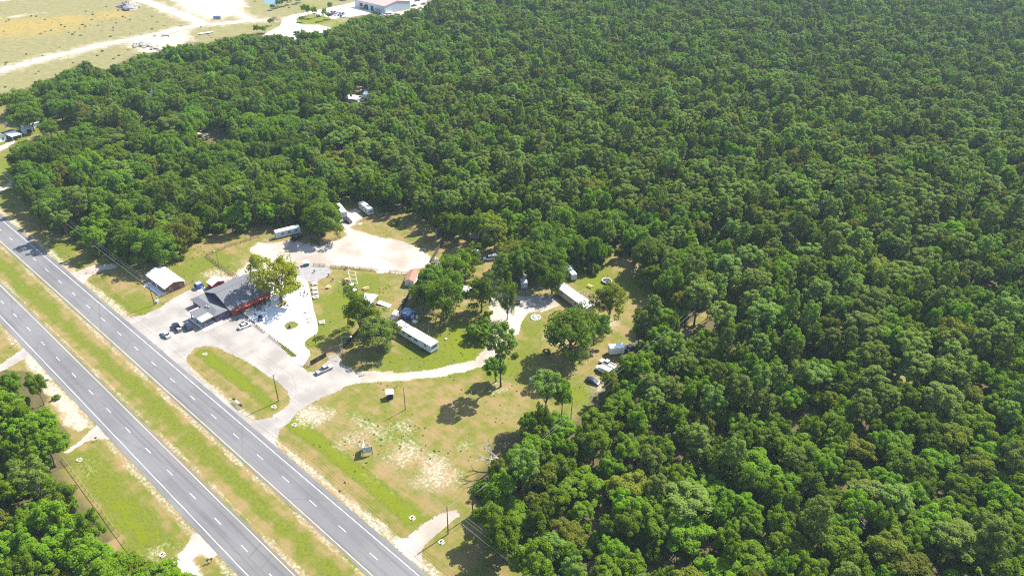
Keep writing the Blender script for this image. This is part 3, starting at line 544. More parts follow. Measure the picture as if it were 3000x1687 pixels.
# ---- the wood: candidate trees on a jittered grid, kept out of the open ground as the photograph shows it
def wood():
    T = []
    for (cell, cls) in ((5.0, 'tree'), (4.3, 'shrub')):
        xs = np.arange(-1150, 420, cell); ys = np.arange(-30, 1020, cell); X, Y = np.meshgrid(xs, ys); X = X.ravel(); Y = Y.ravel()
        X = X+rng.uniform(-.48, .48, X.shape)*cell; Y = Y+rng.uniform(-.48, .48, Y.shape)*cell
        w = (np.stack([X, Y, 0*X+8], -1)-CP)@CF; k = w > 70; X, Y = X[k], Y[k]
        p = PJ(np.stack([X, Y, 0*X+10], -1)); k = (p[:, 0] > -330) & (p[:, 0] < 3330) & (p[:, 1] > -260) & (p[:, 1] < 1990); X, Y, p = X[k], Y[k], p[k]
        pb = PJ(np.stack([X, Y, 0*X], -1)); u = rng.random(len(X)); big = vnoise(X, Y, 60, 3); med = vnoise(X+500, Y, 24, 2)
        dist = np.hypot(X, Y); n = len(X)
        if cls == 'tree':
            px, py = p[:, 0], p[:, 1]
            oakw = np.clip(1.15-np.hypot((px-420)/560, (py-330)/300), 0, 1)+0.55*np.clip(1-np.hypot((px-1750)/350, (py-780)/200), 0, 1)+.3*np.clip(1-np.hypot((px-700)/350, (py-560)/160), 0, 1)
            pinew = 0.18+0.55*sstep(1500, 2500, px+200*(big-.5)*4)*sstep(1500, 900, py)+0.75*np.clip(1-np.hypot((px-1500)/750, (py-470)/270), 0, 1)+.15*(py < 200)
            hardw = 0.55+0.5*sstep(1000, 1500, py)+0.4*(px < 600)*(py > 400)+.25*(med > .6)
            olw = 0.10+0.10*(med < .35)
            S = oakw+pinew+hardw+olw; c = u*S; kind = np.where(c < oakw, 0, np.where(c < oakw+pinew, 2, np.where(c < oakw+pinew+hardw, 1, 3)))
            Rb = np.array([6.2, 3.6, 3.2, 3.8])[kind]*np.exp(rng.normal(0, .24, n)).clip(.6, 1.6); Hb = np.array([13.6, 12.4, 16.4, 12.2])[kind]*np.exp(rng.normal(0, .15, n)).clip(.65, 1.3)*(.85+.3*vnoise(X+90, Y-40, 35, 2))
            sc_ = sstep(900, 1300, py)*sstep(1250, 1500, px); Hb = np.where(kind != 2, Hb*(1-.22*sc_), Hb*(1-.12*sc_))
            keepw = np.ones(n)
            thin = sstep(420, 60, py)*sstep(1500, 2400, px); thin = np.maximum(thin, .55*sstep(.60, .75, vnoise(X-300, Y+77, 45, 2))*(px > 1500)); keepw = 1-.68*thin; Rb = Rb*(1-.12*thin); Hb = Hb*(1-.15*thin)
            keep = rng.random(n) < keepw
        else:
            kind = np.full(n, 4); Rb = 2.1*rng.uniform(.6, 1.5, n); Hb = 3.2*rng.uniform(.6, 1.7, n); keep = rng.random(n) < .72
        # open ground test: the base and eight points round the crown
        cnt = np.zeros(n); m_ = 0
        cz = Hb*.62
        for a in np.linspace(0, 6.283, 9)[:-1]:
            for fr, zf in ((.82, 1.0),):
                q = PJ(np.stack([X+Rb*fr*math.cos(a), Y+Rb*fr*math.sin(a), cz*zf], -1)); cnt += is_open(q[:, 0], q[:, 1]); m_ += 1
        tp = PJ(np.stack([X, Y, Hb*.95], -1)); bad = (cnt > (1 if cls == 'tree' else 0)) | is_open(tp[:, 0], tp[:, 1])
        bad |= is_open(pb[:, 0], pb[:, 1]) & (sdist(pb[:, 0], pb[:, 1], OPEN_MAIN) > 6)
        # keep off the carriageways
        bad |= (Y > 37) & (Y < 73.5)
        for (lx, ly, lr) in PLANTED: bad |= np.hypot(X-lx, Y-ly) < (lr*.75+.5 if cls == 'tree' else 0.5)
        k = keep & ~bad
        T.append(np.stack([X, Y, kind, Rb, Hb], -1)[k])
    t = T[0]
    # wide crowns push their neighbours out
    order = np.argsort(-t[:, 3]); grid = {}; ok = []
    for i in order:
        x, y, kd, Rb, Hb = t[i]; gx_, gy_ = int(x//8), int(y//8); hit = False
        for a in range(gx_-2, gx_+3):
            for b in range(gy_-2, gy_+3):
                for (x2, y2, r2) in grid.get((a, b), ()):
                    if (x-x2)**2+(y-y2)**2 < (0.62*(Rb+r2))**2: hit = True; break
                if hit: break
            if hit: break
        if not hit: grid.setdefault((gx_, gy_), []).append((x, y, Rb)); ok.append(i)
    return np.concatenate([t[ok], T[1]])
WOOD = wood()
def pick(kind):
    return {0: ['a_oak0', 'a_oak1', 'a_oak2'], 1: ['b_hard0', 'b_hard1', 'b_hard2', 'b_hard3'], 2: ['c_pine%d' % q for q in range(6)], 3: ['d_olive0', 'd_olive1'], 4: ['e_shrub0', 'e_shrub1', 'e_shrub2']}[int(kind)]
pw = PJ(np.stack([WOOD[:, 0], WOOD[:, 1], WOOD[:, 4]*.8], -1)); inframe = (pw[:, 0] > -40) & (pw[:, 0] < 3040) & (pw[:, 1] > -20) & (pw[:, 1] < 1720)
dcam = np.sqrt(WOOD[:, 0]**2+WOOD[:, 1]**2+CAMH**2); show = WOOD[:, 3]/dcam*inframe
single = np.zeros(len(WOOD), bool)
for kd, lim in ((0, 240), (1, 290), (2, 290), (3, 150)):
    idx = np.nonzero((WOOD[:, 2] == kd) & inframe)[0]; idx = idx[np.argsort(-show[idx])][:lim]; single[idx] = True
NM = {0: ('oak_tree', 'dark green oak', 'oaks'), 1: ('hardwood_tree', 'mid-green leafy hardwood', 'hardwoods'), 2: ('pine_tree', 'grey-green tufted pine', 'pines'), 3: ('olive_green_tree', 'yellowish olive-green tree', 'olive-green trees')}
def where(x, y):
    px, py = PJ((x, y, 0)); X = x; Y = y
    if Y < 45: return 'in the thicket across the highway'
    if px < 700 and Y < 112: return 'in the roadside wood near the homestead'
    if px < 1000 and py < 330: return 'in the oak belt beside the sandy field'
    if px < 1000: return 'in the wood between homestead and motorhomes'
    if px < 1450 and py < 700: return 'in the wood bordering the shell lot'
    if Y < 150 and X > -140: return 'in the wood bordering the dry field'
    if X > -90: return 'in the pine wood past the branch cables'
    return 'in the deep wood behind the tan mobile home'
for i in np.nonzero(single)[0]:
    x, y, kd, Rb, Hb = WOOD[i]; key = rnd.choice(pick(kd)); nm, lb, gr = NM[int(kd)]; md = (6.2, 3.6, 3.2, 3.8)[int(kd)]
    sz = 'small' if Rb < md*.85 else 'large' if Rb > md*1.18 else 'middle-sized'; w = where(x, y)
    plant(key, nm, '%s %s %s' % (sz, lb, w), 'tree', x, y, Rb/VAR[key][3], rnd.uniform(0, 6.28), '%s %s %s' % (sz, gr, w), Hb/VAR[key][4])
# ---- the rest of the wood as one mass
def mass(name, W, label, cat):
    idx = np.array([KEYS.index(rnd.choice(pick(k))) for k in W[:, 2]], np.int32)
    R0 = np.array([VAR[k][3] for k in KEYS])[idx]; H0 = np.array([VAR[k][4] for k in KEYS])[idx]
    me = bpy.data.meshes.new(name); me.vertices.add(len(W)); me.vertices.foreach_set('co', np.stack([W[:, 0], W[:, 1], 0*W[:, 0]], -1).astype(np.float32).ravel())
    a = me.attributes.new('vidx', 'INT', 'POINT'); a.data.foreach_set('value', idx)
    for k, v in (('rotz', rng.uniform(0, 6.28, len(W))), ('sxy', W[:, 3]/R0), ('sz', W[:, 4]/H0)):
        a = me.attributes.new(k, 'FLOAT', 'POINT'); a.data.foreach_set('value', v.astype(np.float32))
    o = link(name, me, kind='stuff'); tag(o, label, cat)
    g = bpy.data.node_groups.new(name, 'GeometryNodeTree'); g.interface.new_socket('Geometry', in_out='INPUT', socket_type='NodeSocketGeometry'); g.interface.new_socket('Geometry', in_out='OUTPUT', socket_type='NodeSocketGeometry')
    N = g.nodes.new; L = g.links.new; gi = N('NodeGroupInput'); go = N('NodeGroupOutput'); ip = N('GeometryNodeInstanceOnPoints'); ci = N('GeometryNodeCollectionInfo')
    ci.inputs['Collection'].default_value = VCOL; ci.inputs['Separate Children'].default_value = True; ci.inputs['Reset Children'].default_value = True
    def at(k, ty): n = N('GeometryNodeInputNamedAttribute'); n.data_type = ty; n.inputs['Name'].default_value = k; return n.outputs['Attribute']
    cr = N('ShaderNodeCombineXYZ'); cs = N('ShaderNodeCombineXYZ'); L(at('rotz', 'FLOAT'), cr.inputs[2]); s = at('sxy', 'FLOAT'); L(s, cs.inputs[0]); L(s, cs.inputs[1]); L(at('sz', 'FLOAT'), cs.inputs[2])
    L(gi.outputs[0], ip.inputs['Points']); L(ci.outputs[0], ip.inputs['Instance']); ip.inputs['Pick Instance'].default_value = True; L(at('vidx', 'INT'), ip.inputs['Instance Index'])
    L(cr.outputs[0], ip.inputs['Rotation']); L(cs.outputs[0], ip.inputs['Scale']); L(ip.outputs[0], go.inputs[0])
    md = o.modifiers.new('scatter', 'NODES'); md.node_group = g
    return o
VCOL = bpy.data.collections.new('tree_kinds')
for k in KEYS:
    VCOL.objects.link(bpy.data.objects.new(k, VAR[k][2]))
rest = WOOD[~single]
mass('forest', rest[rest[:, 2] < 4], 'distant mixed pine and hardwood forest reading as one mass', 'forest')
mass('undergrowth', rest[rest[:, 2] == 4], 'low green undergrowth filling the woods between the trunks', 'undergrowth')
print('wood', len(WOOD), 'single', single.sum())
# ------------------------------------------------------------------ common materials
m_glass = mat('dark_glass', (0.02, 0.025, 0.03), 0.08, spec=0.8)
m_wglass = mat('window_glass', (0.05, 0.06, 0.07), 0.12, spec=0.7)
m_trimw = mat('white_trim', (0.72, 0.72, 0.70), 0.6, var=.06, scale=2)
m_rubber = mat('tyre_rubber', (0.02, 0.02, 0.02), 0.85)
m_rim = mat('wheel_metal', (0.35, 0.35, 0.36), 0.35, metal=.8)
m_black = mat('black_metal', (0.025, 0.025, 0.028), 0.5)
m_steel = mat('galvanised_steel', (0.42, 0.43, 0.44), 0.4, metal=.6, var=.1, scale=3)
m_lamp = mat('lamp_lens', (0.75, 0.75, 0.72), 0.15); m_tail = mat('tail_lens', (0.35, 0.02, 0.02), 0.2)
m_wood = mat('weathered_timber', (0.17, 0.125, 0.085), 0.9, var=.3, scale=4)
m_pale = mat('pale_timber', (0.30, 0.24, 0.16), 0.9, var=.2, scale=4)
m_newwood = mat('new_pine_timber', (0.52, 0.34, 0.13), 0.8, var=.12, scale=4)
m_darkwood = mat('dark_timber', (0.055, 0.042, 0.035), 0.9, var=.3, scale=4)
m_pole = mat('creosote_pole', (0.085, 0.062, 0.045), 0.9, var=.3, scale=3)
m_galv = mat('white_metal_roof', (0.74, 0.75, 0.77), 0.45, metal=0.1, var=.05, scale=.6)
m_shing = mat('grey_shingle', (0.098, 0.100, 0.108), 0.95, scale=3.2, col2=(0.142, 0.144, 0.152), bump=.25)
m_brick = mat('red_brick', (0.16, 0.065, 0.05), 0.9, var=.3, scale=5)
m_red = mat('red_siding', (0.46, 0.055, 0.032), 0.7, var=.1, scale=2)
m_mural = mat('mural_wall', (0.018, 0.016, 0.05), 0.75, scale=.9, col2=(0.16, 0.12, 0.20))
m_roofw = mat('white_coated_roof', (0.62, 0.60, 0.58), 0.85, scale=.5, col2=(0.78, 0.77, 0.76))
m_sidew = mat('pale_siding', (0.50, 0.55, 0.56), 0.7, var=.06, scale=2)
m_tan = mat('tan_siding', (0.46, 0.37, 0.23), 0.75, var=.05, scale=2)
m_blue = mat('blue_siding', (0.025, 0.05, 0.22), 0.6, var=.12, scale=2)
m_bluer = mat('blue_grey_metal', (0.20, 0.27, 0.40), 0.45, var=.15, scale=1.5)
m_brownr = mat('brown_roof', (0.25, 0.125, 0.085), 0.85, var=.15, scale=2)
m_cblock = mat('culvert_concrete', (0.36, 0.30, 0.25), 0.9, var=.15, scale=2)
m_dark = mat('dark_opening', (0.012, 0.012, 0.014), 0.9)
PAINT = {}
def paint(n, c, metal=0.0): return mat('car_paint_'+n, c, 0.28, metal=metal, coat=0.8, spec=0.5)
P_WH = paint('white', (0.72, 0.72, 0.72)); P_BK = paint('black', (0.012, 0.012, 0.016)); P_NAVY = paint('navy', (0.012, 0.02, 0.07)); P_SIL = paint('silver', (0.46, 0.43, 0.40), .3)
P_LB = paint('pale_blue', (0.42, 0.52, 0.62)); P_DK = paint('dark_plum', (0.05, 0.015, 0.02)); P_BL = paint('blue', (0.03, 0.05, 0.25)); P_RED = paint('red', (0.25, 0.02, 0.02)); P_GRY = paint('grey', (0.16, 0.165, 0.17))
# ------------------------------------------------------------------ vehicles (front towards +X)
def ring(x, hw, z0, z1, ch=0.12, tw=None):
    tw = hw if tw is None else tw; c = min(ch, (z1-z0)*.4)
    return [(x, -hw, z0), (x, hw, z0), (x, hw, z1-c), (x, tw-c, z1), (x, -tw+c, z1), (x, -hw, z1-c)]
def mk_loft(st, ch=.1): return MB().loft([ring(*s[:4], ch, *(s[4:5])) for s in st])
def wheels(o, xs, y, r=0.34, w=0.24):
    tm = shared(('tyre', r, w), lambda: MB().tube((0, -w/2, 0), (0, w/2, 0), r, r, 14).mesh('tyre', m_rubber)); rm = shared(('rim', r, w), lambda: MB().tube((0, -w/2-.012, 0), (0, w/2+.012, 0), r*.6, r*.6, 10).mesh('rim', m_rim))
    wm = shared(('wheel', r, w), lambda: MB().tube((0, -w/2+.02, 0), (0, w/2-.02, 0), r*.65, r*.65, 10).mesh('wheel', m_black))
    for x in xs:
        for s in (-1, 1):
            a = link('wheel', wm, o, (x, s*y, r)); link('tyre', tm, a); link('rim', rm, a)
def lamps(o, xf, xr, y, zf, zr):
    a = shared('headl', lambda: MB().box(0, 0, 0, .10, .34, .15).mesh('headlight', m_lamp)); b = shared('taill', lambda: MB().box(0, 0, 0, .08, .28, .2).mesh('tail_light', m_tail))
    for s in (-1, 1): link('headlight', a, o, (xf, s*y, zf)); link('tail_light', b, o, (xr, s*y, zr))
def sedan(o, p):
    mk_loft([(-2.4, .72, .42, .82), (-2.28, .86, .28, .98), (-1.5, .91, .24, 1.02), (.9, .91, .24, 1.0), (1.9, .89, .26, .88), (2.3, .80, .30, .76), (2.42, .68, .38, .64)]).build('body', p, o, smooth=False)
    mk_loft([(-1.85, .70, .95, 1.0), (-1.05, .80, .95, 1.42, .62), (.15, .80, .95, 1.44, .62), (1.15, .74, .93, .98)], .05).build('window_glass', m_glass, o)
    MB().slab([(-1.08, -.60, 1.465), (.20, -.60, 1.475), (.20, .60, 1.475), (-1.08, .60, 1.465)], .06).build('roof', p, o)
    wheels(o, (-1.42, 1.42), .80); lamps(o, 2.33, -2.38, .62, .66, .80)
def coupe(o, p): sedan(o, p)
def suv(o, p):
    mk_loft([(-2.35, .80, .45, 1.05), (-2.28, .92, .32, 1.12), (-1.4, .94, .30, 1.14), (.9, .94, .30, 1.12), (2.0, .92, .32, 1.04), (2.35, .82, .36, .9), (2.42, .7, .42, .75)]).build('body', p, o)
    mk_loft([(-2.25, .84, 1.08, 1.15), (-2.0, .84, 1.08, 1.74, .68), (.25, .84, 1.08, 1.77, .68), (1.1, .80, 1.05, 1.12)], .06).build('window_glass', m_glass, o)
    MB().slab([(-2.05, -.68, 1.80), (.28, -.68, 1.82), (.28, .68, 1.82), (-2.05, .68, 1.80)], .07).build('roof', p, o)
    wheels(o, (-1.42, 1.45), .82, .38); lamps(o, 2.34, -2.36, .68, .85, 1.0)
def pickup(o, p, load=None):
    mk_loft([(-.55, .94, .38, 1.10), (1.3, .94, .38, 1.10), (2.45, .92, .40, 1.06), (2.8, .82, .45, .9), (2.86, .72, .48, .8)]).build('body', p, o)
    mk_loft([(-.62, .86, 1.06, 1.12), (-.42, .86, 1.06, 1.80, .68), (.72, .86, 1.06, 1.82, .68), (1.45, .80, 1.04, 1.12)], .06).build('window_glass', m_glass, o)
    MB().slab([(-.45, -.68, 1.85), (.75, -.68, 1.87), (.75, .68, 1.87), (-.45, .68, 1.85)], .07).build('roof', p, o)
    b = MB(); b.box(-1.72, 0, .62, 2.3, 1.80, .10)
    for s in (-1, 1): b.box(-1.72, s*.90, .82, 2.3, .10, .56)
    b.box(-2.86, 0, .82, .09, 1.88, .54).box(-.60, 0, .82, .08, 1.7, .56); b.build('cargo_bed', p, o)
    MB().box(-2.98, 0, .50, .18, 1.7, .16).build('rear_bumper', m_steel, o)
    wheels(o, (-1.75, 1.75), .84, .39); lamps(o, 2.80, -2.92, .68, .86, .92)
    if load:
        q = MB(); q.box(-1.9, .2, .95, .9, .7, .5, .2).box(-2.3, -.4, .9, .5, .5, .4, .5); q.build('cargo', load, o)
def van(o, p):
    mk_loft([(-2.75, .90, .40, 1.9, .8), (-2.7, .98, .34, 2.05, .84), (1.2, .98, .34, 2.08, .84), (1.75, .97, .34, 1.35, .85), (2.55, .92, .36, 1.15), (2.7, .8, .42, .95)], .14).build('body', p, o)
    for s in (-1, 1):
        for x in (-1.9, -.95, 0.0): MB().box(x, s*.955, 1.55, .75, .05, .45, 0, 0, s*.09).build('side_window', m_glass, o)
    MB().box(1.42, 0, 1.70, .9, 1.5, .05, 0, R(52)).build('windscreen', m_glass, o)
    wheels(o, (-1.7, 1.75), .86, .36); lamps(o, 2.64, -2.74, .7, .8, 1.0)
def boxtruck(o, p):
    MB().box(-1.3, 0, 1.95, 5.0, 2.4, 2.5).build('cargo_box', m_trimw, o)
    MB().box(-1.3, 0, 3.215, 5.04, 2.44, .05).build('box_roof', m_galv, o)
    mk_loft([(1.3, 1.0, .5, 1.5), (1.9, 1.0, .5, 1.5), (3.1, .95, .5, 1.35), (3.5, .85, .55, 1.2)]).build('body', p, o)
    mk_loft([(1.25, .95, 1.45, 2.3, .8), (2.0, .95, 1.45, 2.3, .8), (2.6, .9, 1.3, 1.45)], .08).build('window_glass', m_glass, o)
    MB().box(1.65, 0, 2.36, .9, 1.6, .08).build('roof', p, o)
    MB().box(-.6, 0, .6, 6.0, .9, .2).build('chassis', m_black, o); wheels(o, (-2.3, 2.4), .95, .45, .3); lamps(o, 3.42, -3.82, .7, .85, .75)
def vehicle(kind, p, label, cat, a, b, name, z=0.7, group=None, **kw):
    """a: tail pixel, b: nose pixel of the vehicle as seen in the photograph"""
    A = G(*a, z); B = G(*b, z); o = thing(name, label, cat, (A[0]+B[0])/2, (A[1]+B[1])/2, 0.015, math.atan2(B[1]-A[1], B[0]-A[0]), group)
    kind(o, p, **kw); return o
# parked by the tavern front, noses along -X
vehicle(sedan, P_WH, 'white sedan parked last in line beside the black pickup', 'car', (497,988), (473,968), 'parked_car')
vehicle(pickup, P_BK, 'black pickup with white load parked before the tavern', 'pickup truck', (531,972), (505,943), 'pickup_truck', load=m_trimw)
vehicle(suv, P_BK, 'black suv parked against the tavern porch', 'suv', (561,968), (541,943), 'parked_suv')
vehicle(sedan, P_WH, 'white sedan parked at the patio railing', 'car', (697,961), (738,945), 'parked_car')
vehicle(pickup, P_SIL, 'silver pickup parked on the pale drive by the screened fence', 'pickup truck', (926,1092), (975,1070), 'pickup_truck')
vehicle(sedan, P_NAVY, 'dark blue coupe parked at the wood edge', 'car', (1717,1106), (1757,1124), 'parked_car')
vehicle(van, P_WH, 'white passenger van parked under the wood edge', 'van', (1790,1093), (1746,1074), 'passenger_van')
vehicle(pickup, P_WH, 'old white work truck parked beside the passenger van', 'pickup truck', (1795,1072), (1765,1057), 'work_truck')
vehicle(boxtruck, P_BK, 'white box truck with black cab under the trees', 'truck', (1792,1026), (1840,1022), 'box_truck', z=1.5)
vehicle(pickup, P_BK, 'black pickup half hidden behind the box truck', 'pickup truck', (1835,1032), (1850,1012), 'pickup_truck')
vehicle(sedan, P_WH, 'white sedan parked in the shade of the camp lane', 'car', (1376,742), (1405,735), 'parked_car')
vehicle(suv, P_WH, 'white suv parked in the shade of the camp lane', 'suv', (1446,755), (1419,758), 'parked_suv')
vehicle(suv, P_DK, 'dark plum suv parked in front of the white trailer', 'suv', (1008,640), (1030,652), 'parked_suv')
vehicle(pickup, P_BK, 'black pickup parked beside the pipe rail', 'pickup truck', (856,703), (883,690), 'pickup_truck')
vehicle(sedan, P_LB, 'pale blue car parked under trees across the highway', 'car', (103,1118), (133,1107), 'parked_car')
def rv(label, x, y, rz, L, W, H, name, body, cat, stripe=None, motor=True, roofm=None):
    o = thing(name, label, cat, x, y, 0.015, rz)
    MB().loft([ring(a, W/2*f, .45, H, .18) for a, f in ((-L/2, .97), (-L/2+.12, 1), (L/2-.35, 1), (L/2, .95))]).build('body', body, o)
    MB().slab([(-L/2+.1, -W/2+.2, H+.03), (L/2-.4, -W/2+.2, H+.03), (L/2-.4, W/2-.2, H+.03), (-L/2+.1, W/2-.2, H+.03)], .06).build('roof', roofm or m_roofw, o)
    for s in (-1, 1):
        for u in (-.33, -.05, .22): MB().box(u*L, s*(W/2+.01), H*.62, L*.11, .04, .6).build('side_window', m_glass, o)
        if stripe: MB().box(0, s*(W/2+.005), H*.40, L*.92, .03, .28).build('stripe', stripe, o)
    MB().box(L*.06, -W/2-.015, 1.35, .75, .05, 1.7).build('entry_door', m_trimw, o)
    if motor: MB().box(L/2-.07, 0, H*.62, .14, W*.82, .95, 0, R(-6)).build('windscreen', m_glass, o)
    else:
        t = MB(); t.box(L/2+.7, .22, .5, 1.6, .09, .1, R(-16)).box(L/2+.7, -.22, .5, 1.6, .09, .1, R(16)); t.build('tow_bar', m_black, o)
    for u in (-.28, .12): MB().box(u*L, .2, H+.14, .75, .65, .2).build('roof_vent', m_trimw, o)
    wheels(o, (-L*.24, L*.30) if motor else (-L*.10, L*.02), W/2-.2, .38); lamps(o, L/2+.01, -L/2-.01, W*.36, .8, .9)
    return o
rv('white motorhome with blue stripe parked under the big oaks', -247.8, 144.1, R(253), 10.4, 2.55, 3.2, 'motorhome', m_sidew, 'motorhome', m_bluer)
rv('long white trailer parked beside the shell lot oaks', -247.0, 171.7, R(-19), 9.6, 2.8, 3.1, 'travel_trailer', m_sidew, 'trailer', None, False)
rv('white motorhome with pale blue nose at the lot edge', -240.6, 180.9, R(-11), 9.0, 2.7, 3.3, 'motorhome', m_sidew, 'motorhome', m_bluer)
_x, _y = G(1672, 800, 1.4); rv('pale trailer in the deep shade behind the tan mobile home', _x, _y, R(-30), 7.2, 2.4, 2.9, 'travel_trailer', m_sidew, 'trailer', m_bluer, False)
_x, _y = G(1534, 822, 1.4); rv('camper hidden below the oaks at the sand turnaround', _x, _y, R(-45), 8.0, 2.4, 2.9, 'travel_trailer', m_sidew, 'trailer', None, False)
# open buggy on the patio
_x, _y = G(763, 933, .5); _o = thing('open_buggy', 'dark blue open buggy parked on the shaded patio', 'buggy', _x, _y, 0.09, R(-30))
mk_loft([(-1.5, .55, .4, .95), (-1.1, .72, .35, 1.05), (-.2, .72, .30, .75), (.6, .70, .32, .85), (1.4, .5, .4, .8)]).build('body', P_BL, _o); wheels(_o, (-1.0, 1.0), .68, .33)
MB().box(-.5, 0, .95, .5, 1.1, .5).build('seat', m_black, _o); MB().box(.35, 0, 1.05, .08, 1.1, .4, 0, R(-25)).build('windscreen', m_glass, _o)
for _s in (-1, 1): lamps
# small trailer with boat beside the camp lane
_x, _y = G(1455, 752, .6); _o = thing('boat_trailer', 'covered boat on trailer beside the shaded white suv', 'boat', _x, _y, 0.015, R(20))
mk_loft([(-2.4, .8, .55, 1.1), (0, .9, .5, 1.2), (1.6, .6, .6, 1.25), (2.4, .12, .85, 1.25)]).build('hull', m_bluer, _o); MB().box(0, 0, .45, 4.6, .8, .1).build('trailer_frame', m_steel, _o); wheels(_o, (-.5,), .85, .3)
_x, _y = G(1566, 1114, .2); _o = thing('small_boat', 'narrow pale blue boat lying beside the field-corner pine', 'boat', _x, _y, 0.02, R(5)); mk_loft([(-1.9, .45, .0, .45), (0, .6, 0, .45), (1.4, .4, .05, .5), (2.0, .06, .2, .55)]).build('hull', P_LB, _o); MB().box(-.3, 0, .46, .25, 1.0, .05).build('thwart', m_trimw, _o); MB().box(.7, 0, .47, .25, .9, .05).build('thwart', m_trimw, _o)
# ------------------------------------------------------------------ buildings
def opening(o, face, u, z, w, h, L, W, kind):
    s = 1 if face[1] == '+' else -1; d = .06; fm = m_trimw
    def bx(w_, h_, dp, m, nm, par, off):
        if face[0] == 'x': return MB().box(s*(L/2+off), u, z+h/2, dp, w_, h_).build(nm, m, par)
        return MB().box(u, s*(W/2+off), z+h/2, w_, dp, h_).build(nm, m, par)
    if kind == 'window':
        f = bx(w+.16, h+.16, .07, fm, 'window', o, .02); bx(w, h, .07, m_wglass, 'pane', f, .045)
    elif kind == 'door':
        f = bx(w+.14, h+.07, .07, fm, 'door', o, .02); bx(w, h, .07, m_dark if False else m_sidew, 'door_leaf', f, .045); bx(.05, .12, .1, m_black, 'handle', f, .08)
    elif kind == 'garage': bx(w, h, .07, m_sidew, 'garage_door', o, .02)
    else: bx(w, h, .06, m_dark, 'opening', o, .01)
def gable(name, label, cat, cx, cy, rz, L, W, wh, rh, wm, rm, ov=.35, opens=(), th=.14, z0=0.0, group=None, flat=False):
    o = thing(name, label, cat, cx, cy, 0, rz, group)
    MB().loft([[(x, -W/2, z0-.05), (x, W/2, z0-.05), (x, W/2, wh), (x, 0, rh), (x, -W/2, wh)] for x in (-L/2, L/2)]).build('wall', wm, o)
    sl = (rh-wh)/(W/2); a, b = L/2+ov, W/2+ov; ze = wh-sl*ov+.14; zr = rh+.14
    rf = MB(); rf.slab([(-a, -b, ze), (a, -b, ze), (a, 0, zr), (-a, 0, zr)], th); rf.slab([(-a, 0, zr), (a, 0, zr), (a, b, ze), (-a, b, ze)], th); r_ = rf.build('roof', rm, o)
    MB().box(0, 0, zr+.02, 2*a, .28, .05).build('ridge_cap', rm, r_)
    for q in opens: opening(o, q[0], q[1], q[2], q[3], q[4], L, W, q[5])
    return o
h_ = gable('brick_house', 'brick house with white metal gable roof beside the utility pole', 'house', -249.0, 90.85, 0, 14.2, 7.3, 2.65, 4.0, m_brick, m_galv, .35, [('x+', -1.7, 1.0, 1.0, 1.1, 'window'), ('x+', 2.3, 1.0, .8, .9, 'window'), ('y-', -4, .9, 1.3, 1.1, 'window'), ('y-', 0, .1, .9, 2, 'door'), ('y-', 4.2, .9, 1.3, 1.1, 'window'), ('y+', -3, .9, 1.2, 1.1, 'window'), ('y+', 3, .9, 1.2, 1.1, 'window')])
MB().box(0, -4.9, .06, 12.0, 2.2, .2).build('porch_slab', m_conc, h_)
MB().box(-6.7, 2.0, 4.3, .6, .6, 1.0).build('chimney', m_brick, h_)
gable('red_shed', 'small red shed with white gable roof behind the tavern', 'shed', -233.4, 102.6, 0, 3.7, 4.9, 2.35, 3.3, m_red, m_galv, .25, [('x+', .6, .05, .95, 1.95, 'opening'), ('y-', 0, .05, 1.6, 1.9, 'opening')])
gable('brown_roofed_shed', 'white shed with brown gable roof at the end of the lawn', 'shed', -182.1, 155.1, R(123.7), 7.6, 3.5, 2.3, 3.05, m_trimw, m_brownr, .2, [('x-', .0, 1.2, .45, .5, 'opening'), ('y+', 1.0, .05, 1.2, 1.9, 'door'), ('y-', -1.5, 1.0, .8, .8, 'window')])
gable('blue_shed', 'blue shed with pale double door behind the long white mobile home', 'shed', -165.0, 137.9, 0, 3.7, 3.4, 2.35, 3.0, m_blue, m_bluer, .15, [('x+', .2, .08, 1.5, 1.9, 'garage'), ('y-', .1, .9, .7, .7, 'window'), ('y-', -1.1, .9, .6, .7, 'window')])
gable('small_cabin', 'small dark cabin with white roof below the round oak', 'cabin', *G(1372, 862), R(20), 3.6, 3.2, 2.2, 2.9, m_darkwood, m_galv, .3, [('y-', 0, .05, .9, 1.8, 'opening'), ('x+', 0, 1, .6, .6, 'window')])
gable('pink_cottage', 'cottage with faded pink roof among the lane trees', 'cottage', *G(1396, 690), R(60), 6.5, 4.5, 2.5, 3.8, m_tan, mat('faded_red_roof', (0.42, 0.20, 0.17), .85, var=.15, scale=2), .4, [('y-', 0, .05, .9, 1.9, 'door'), ('y-', 2, 1, .9, .9, 'window'), ('x-', 0, 1, .9, .9, 'window')])
gable('dog_house', 'tiny timber kennel on the sand under the trees', 'kennel', *G(1516, 890), R(40), 1.7, 1.5, 1.0, 1.6, m_darkwood, m_darkwood, .15, [('x-', 0, .05, .6, .7, 'opening')])
gable('white_shed', 'long white shed with double door beside the homestead oak', 'shed', -456.3, 119.2, R(96), 8.4, 3.6, 2.7, 3.5, m_trimw, m_galv, .25, [('y-', 2.2, .05, 1.6, 2.1, 'garage'), ('y-', -1.8, 1.1, .8, .8, 'window')])
gable('open_shelter', 'smaller pale shelter in front of the long white shed', 'shed', -451.0, 115.7, R(96), 5.0, 3.6, 2.4, 2.9, m_sidew, m_galv, .3, [('y-', 0, .1, 2.4, 1.9, 'opening')])
h_ = gable('white_homestead', 'white farmhouse with grey roof at the far road bend', 'house', -452.0, 98.5, R(8), 13, 8, 2.8, 4.6, m_trimw, m_shing, .4, [('x+', 0, 1, 1, 1.1, 'window'), ('y-', 2, .05, .9, 2, 'door'), ('y-', -2, 1, 1.2, 1.1, 'window'), ('x+', 2.4, 1, 1, 1.1, 'window')])
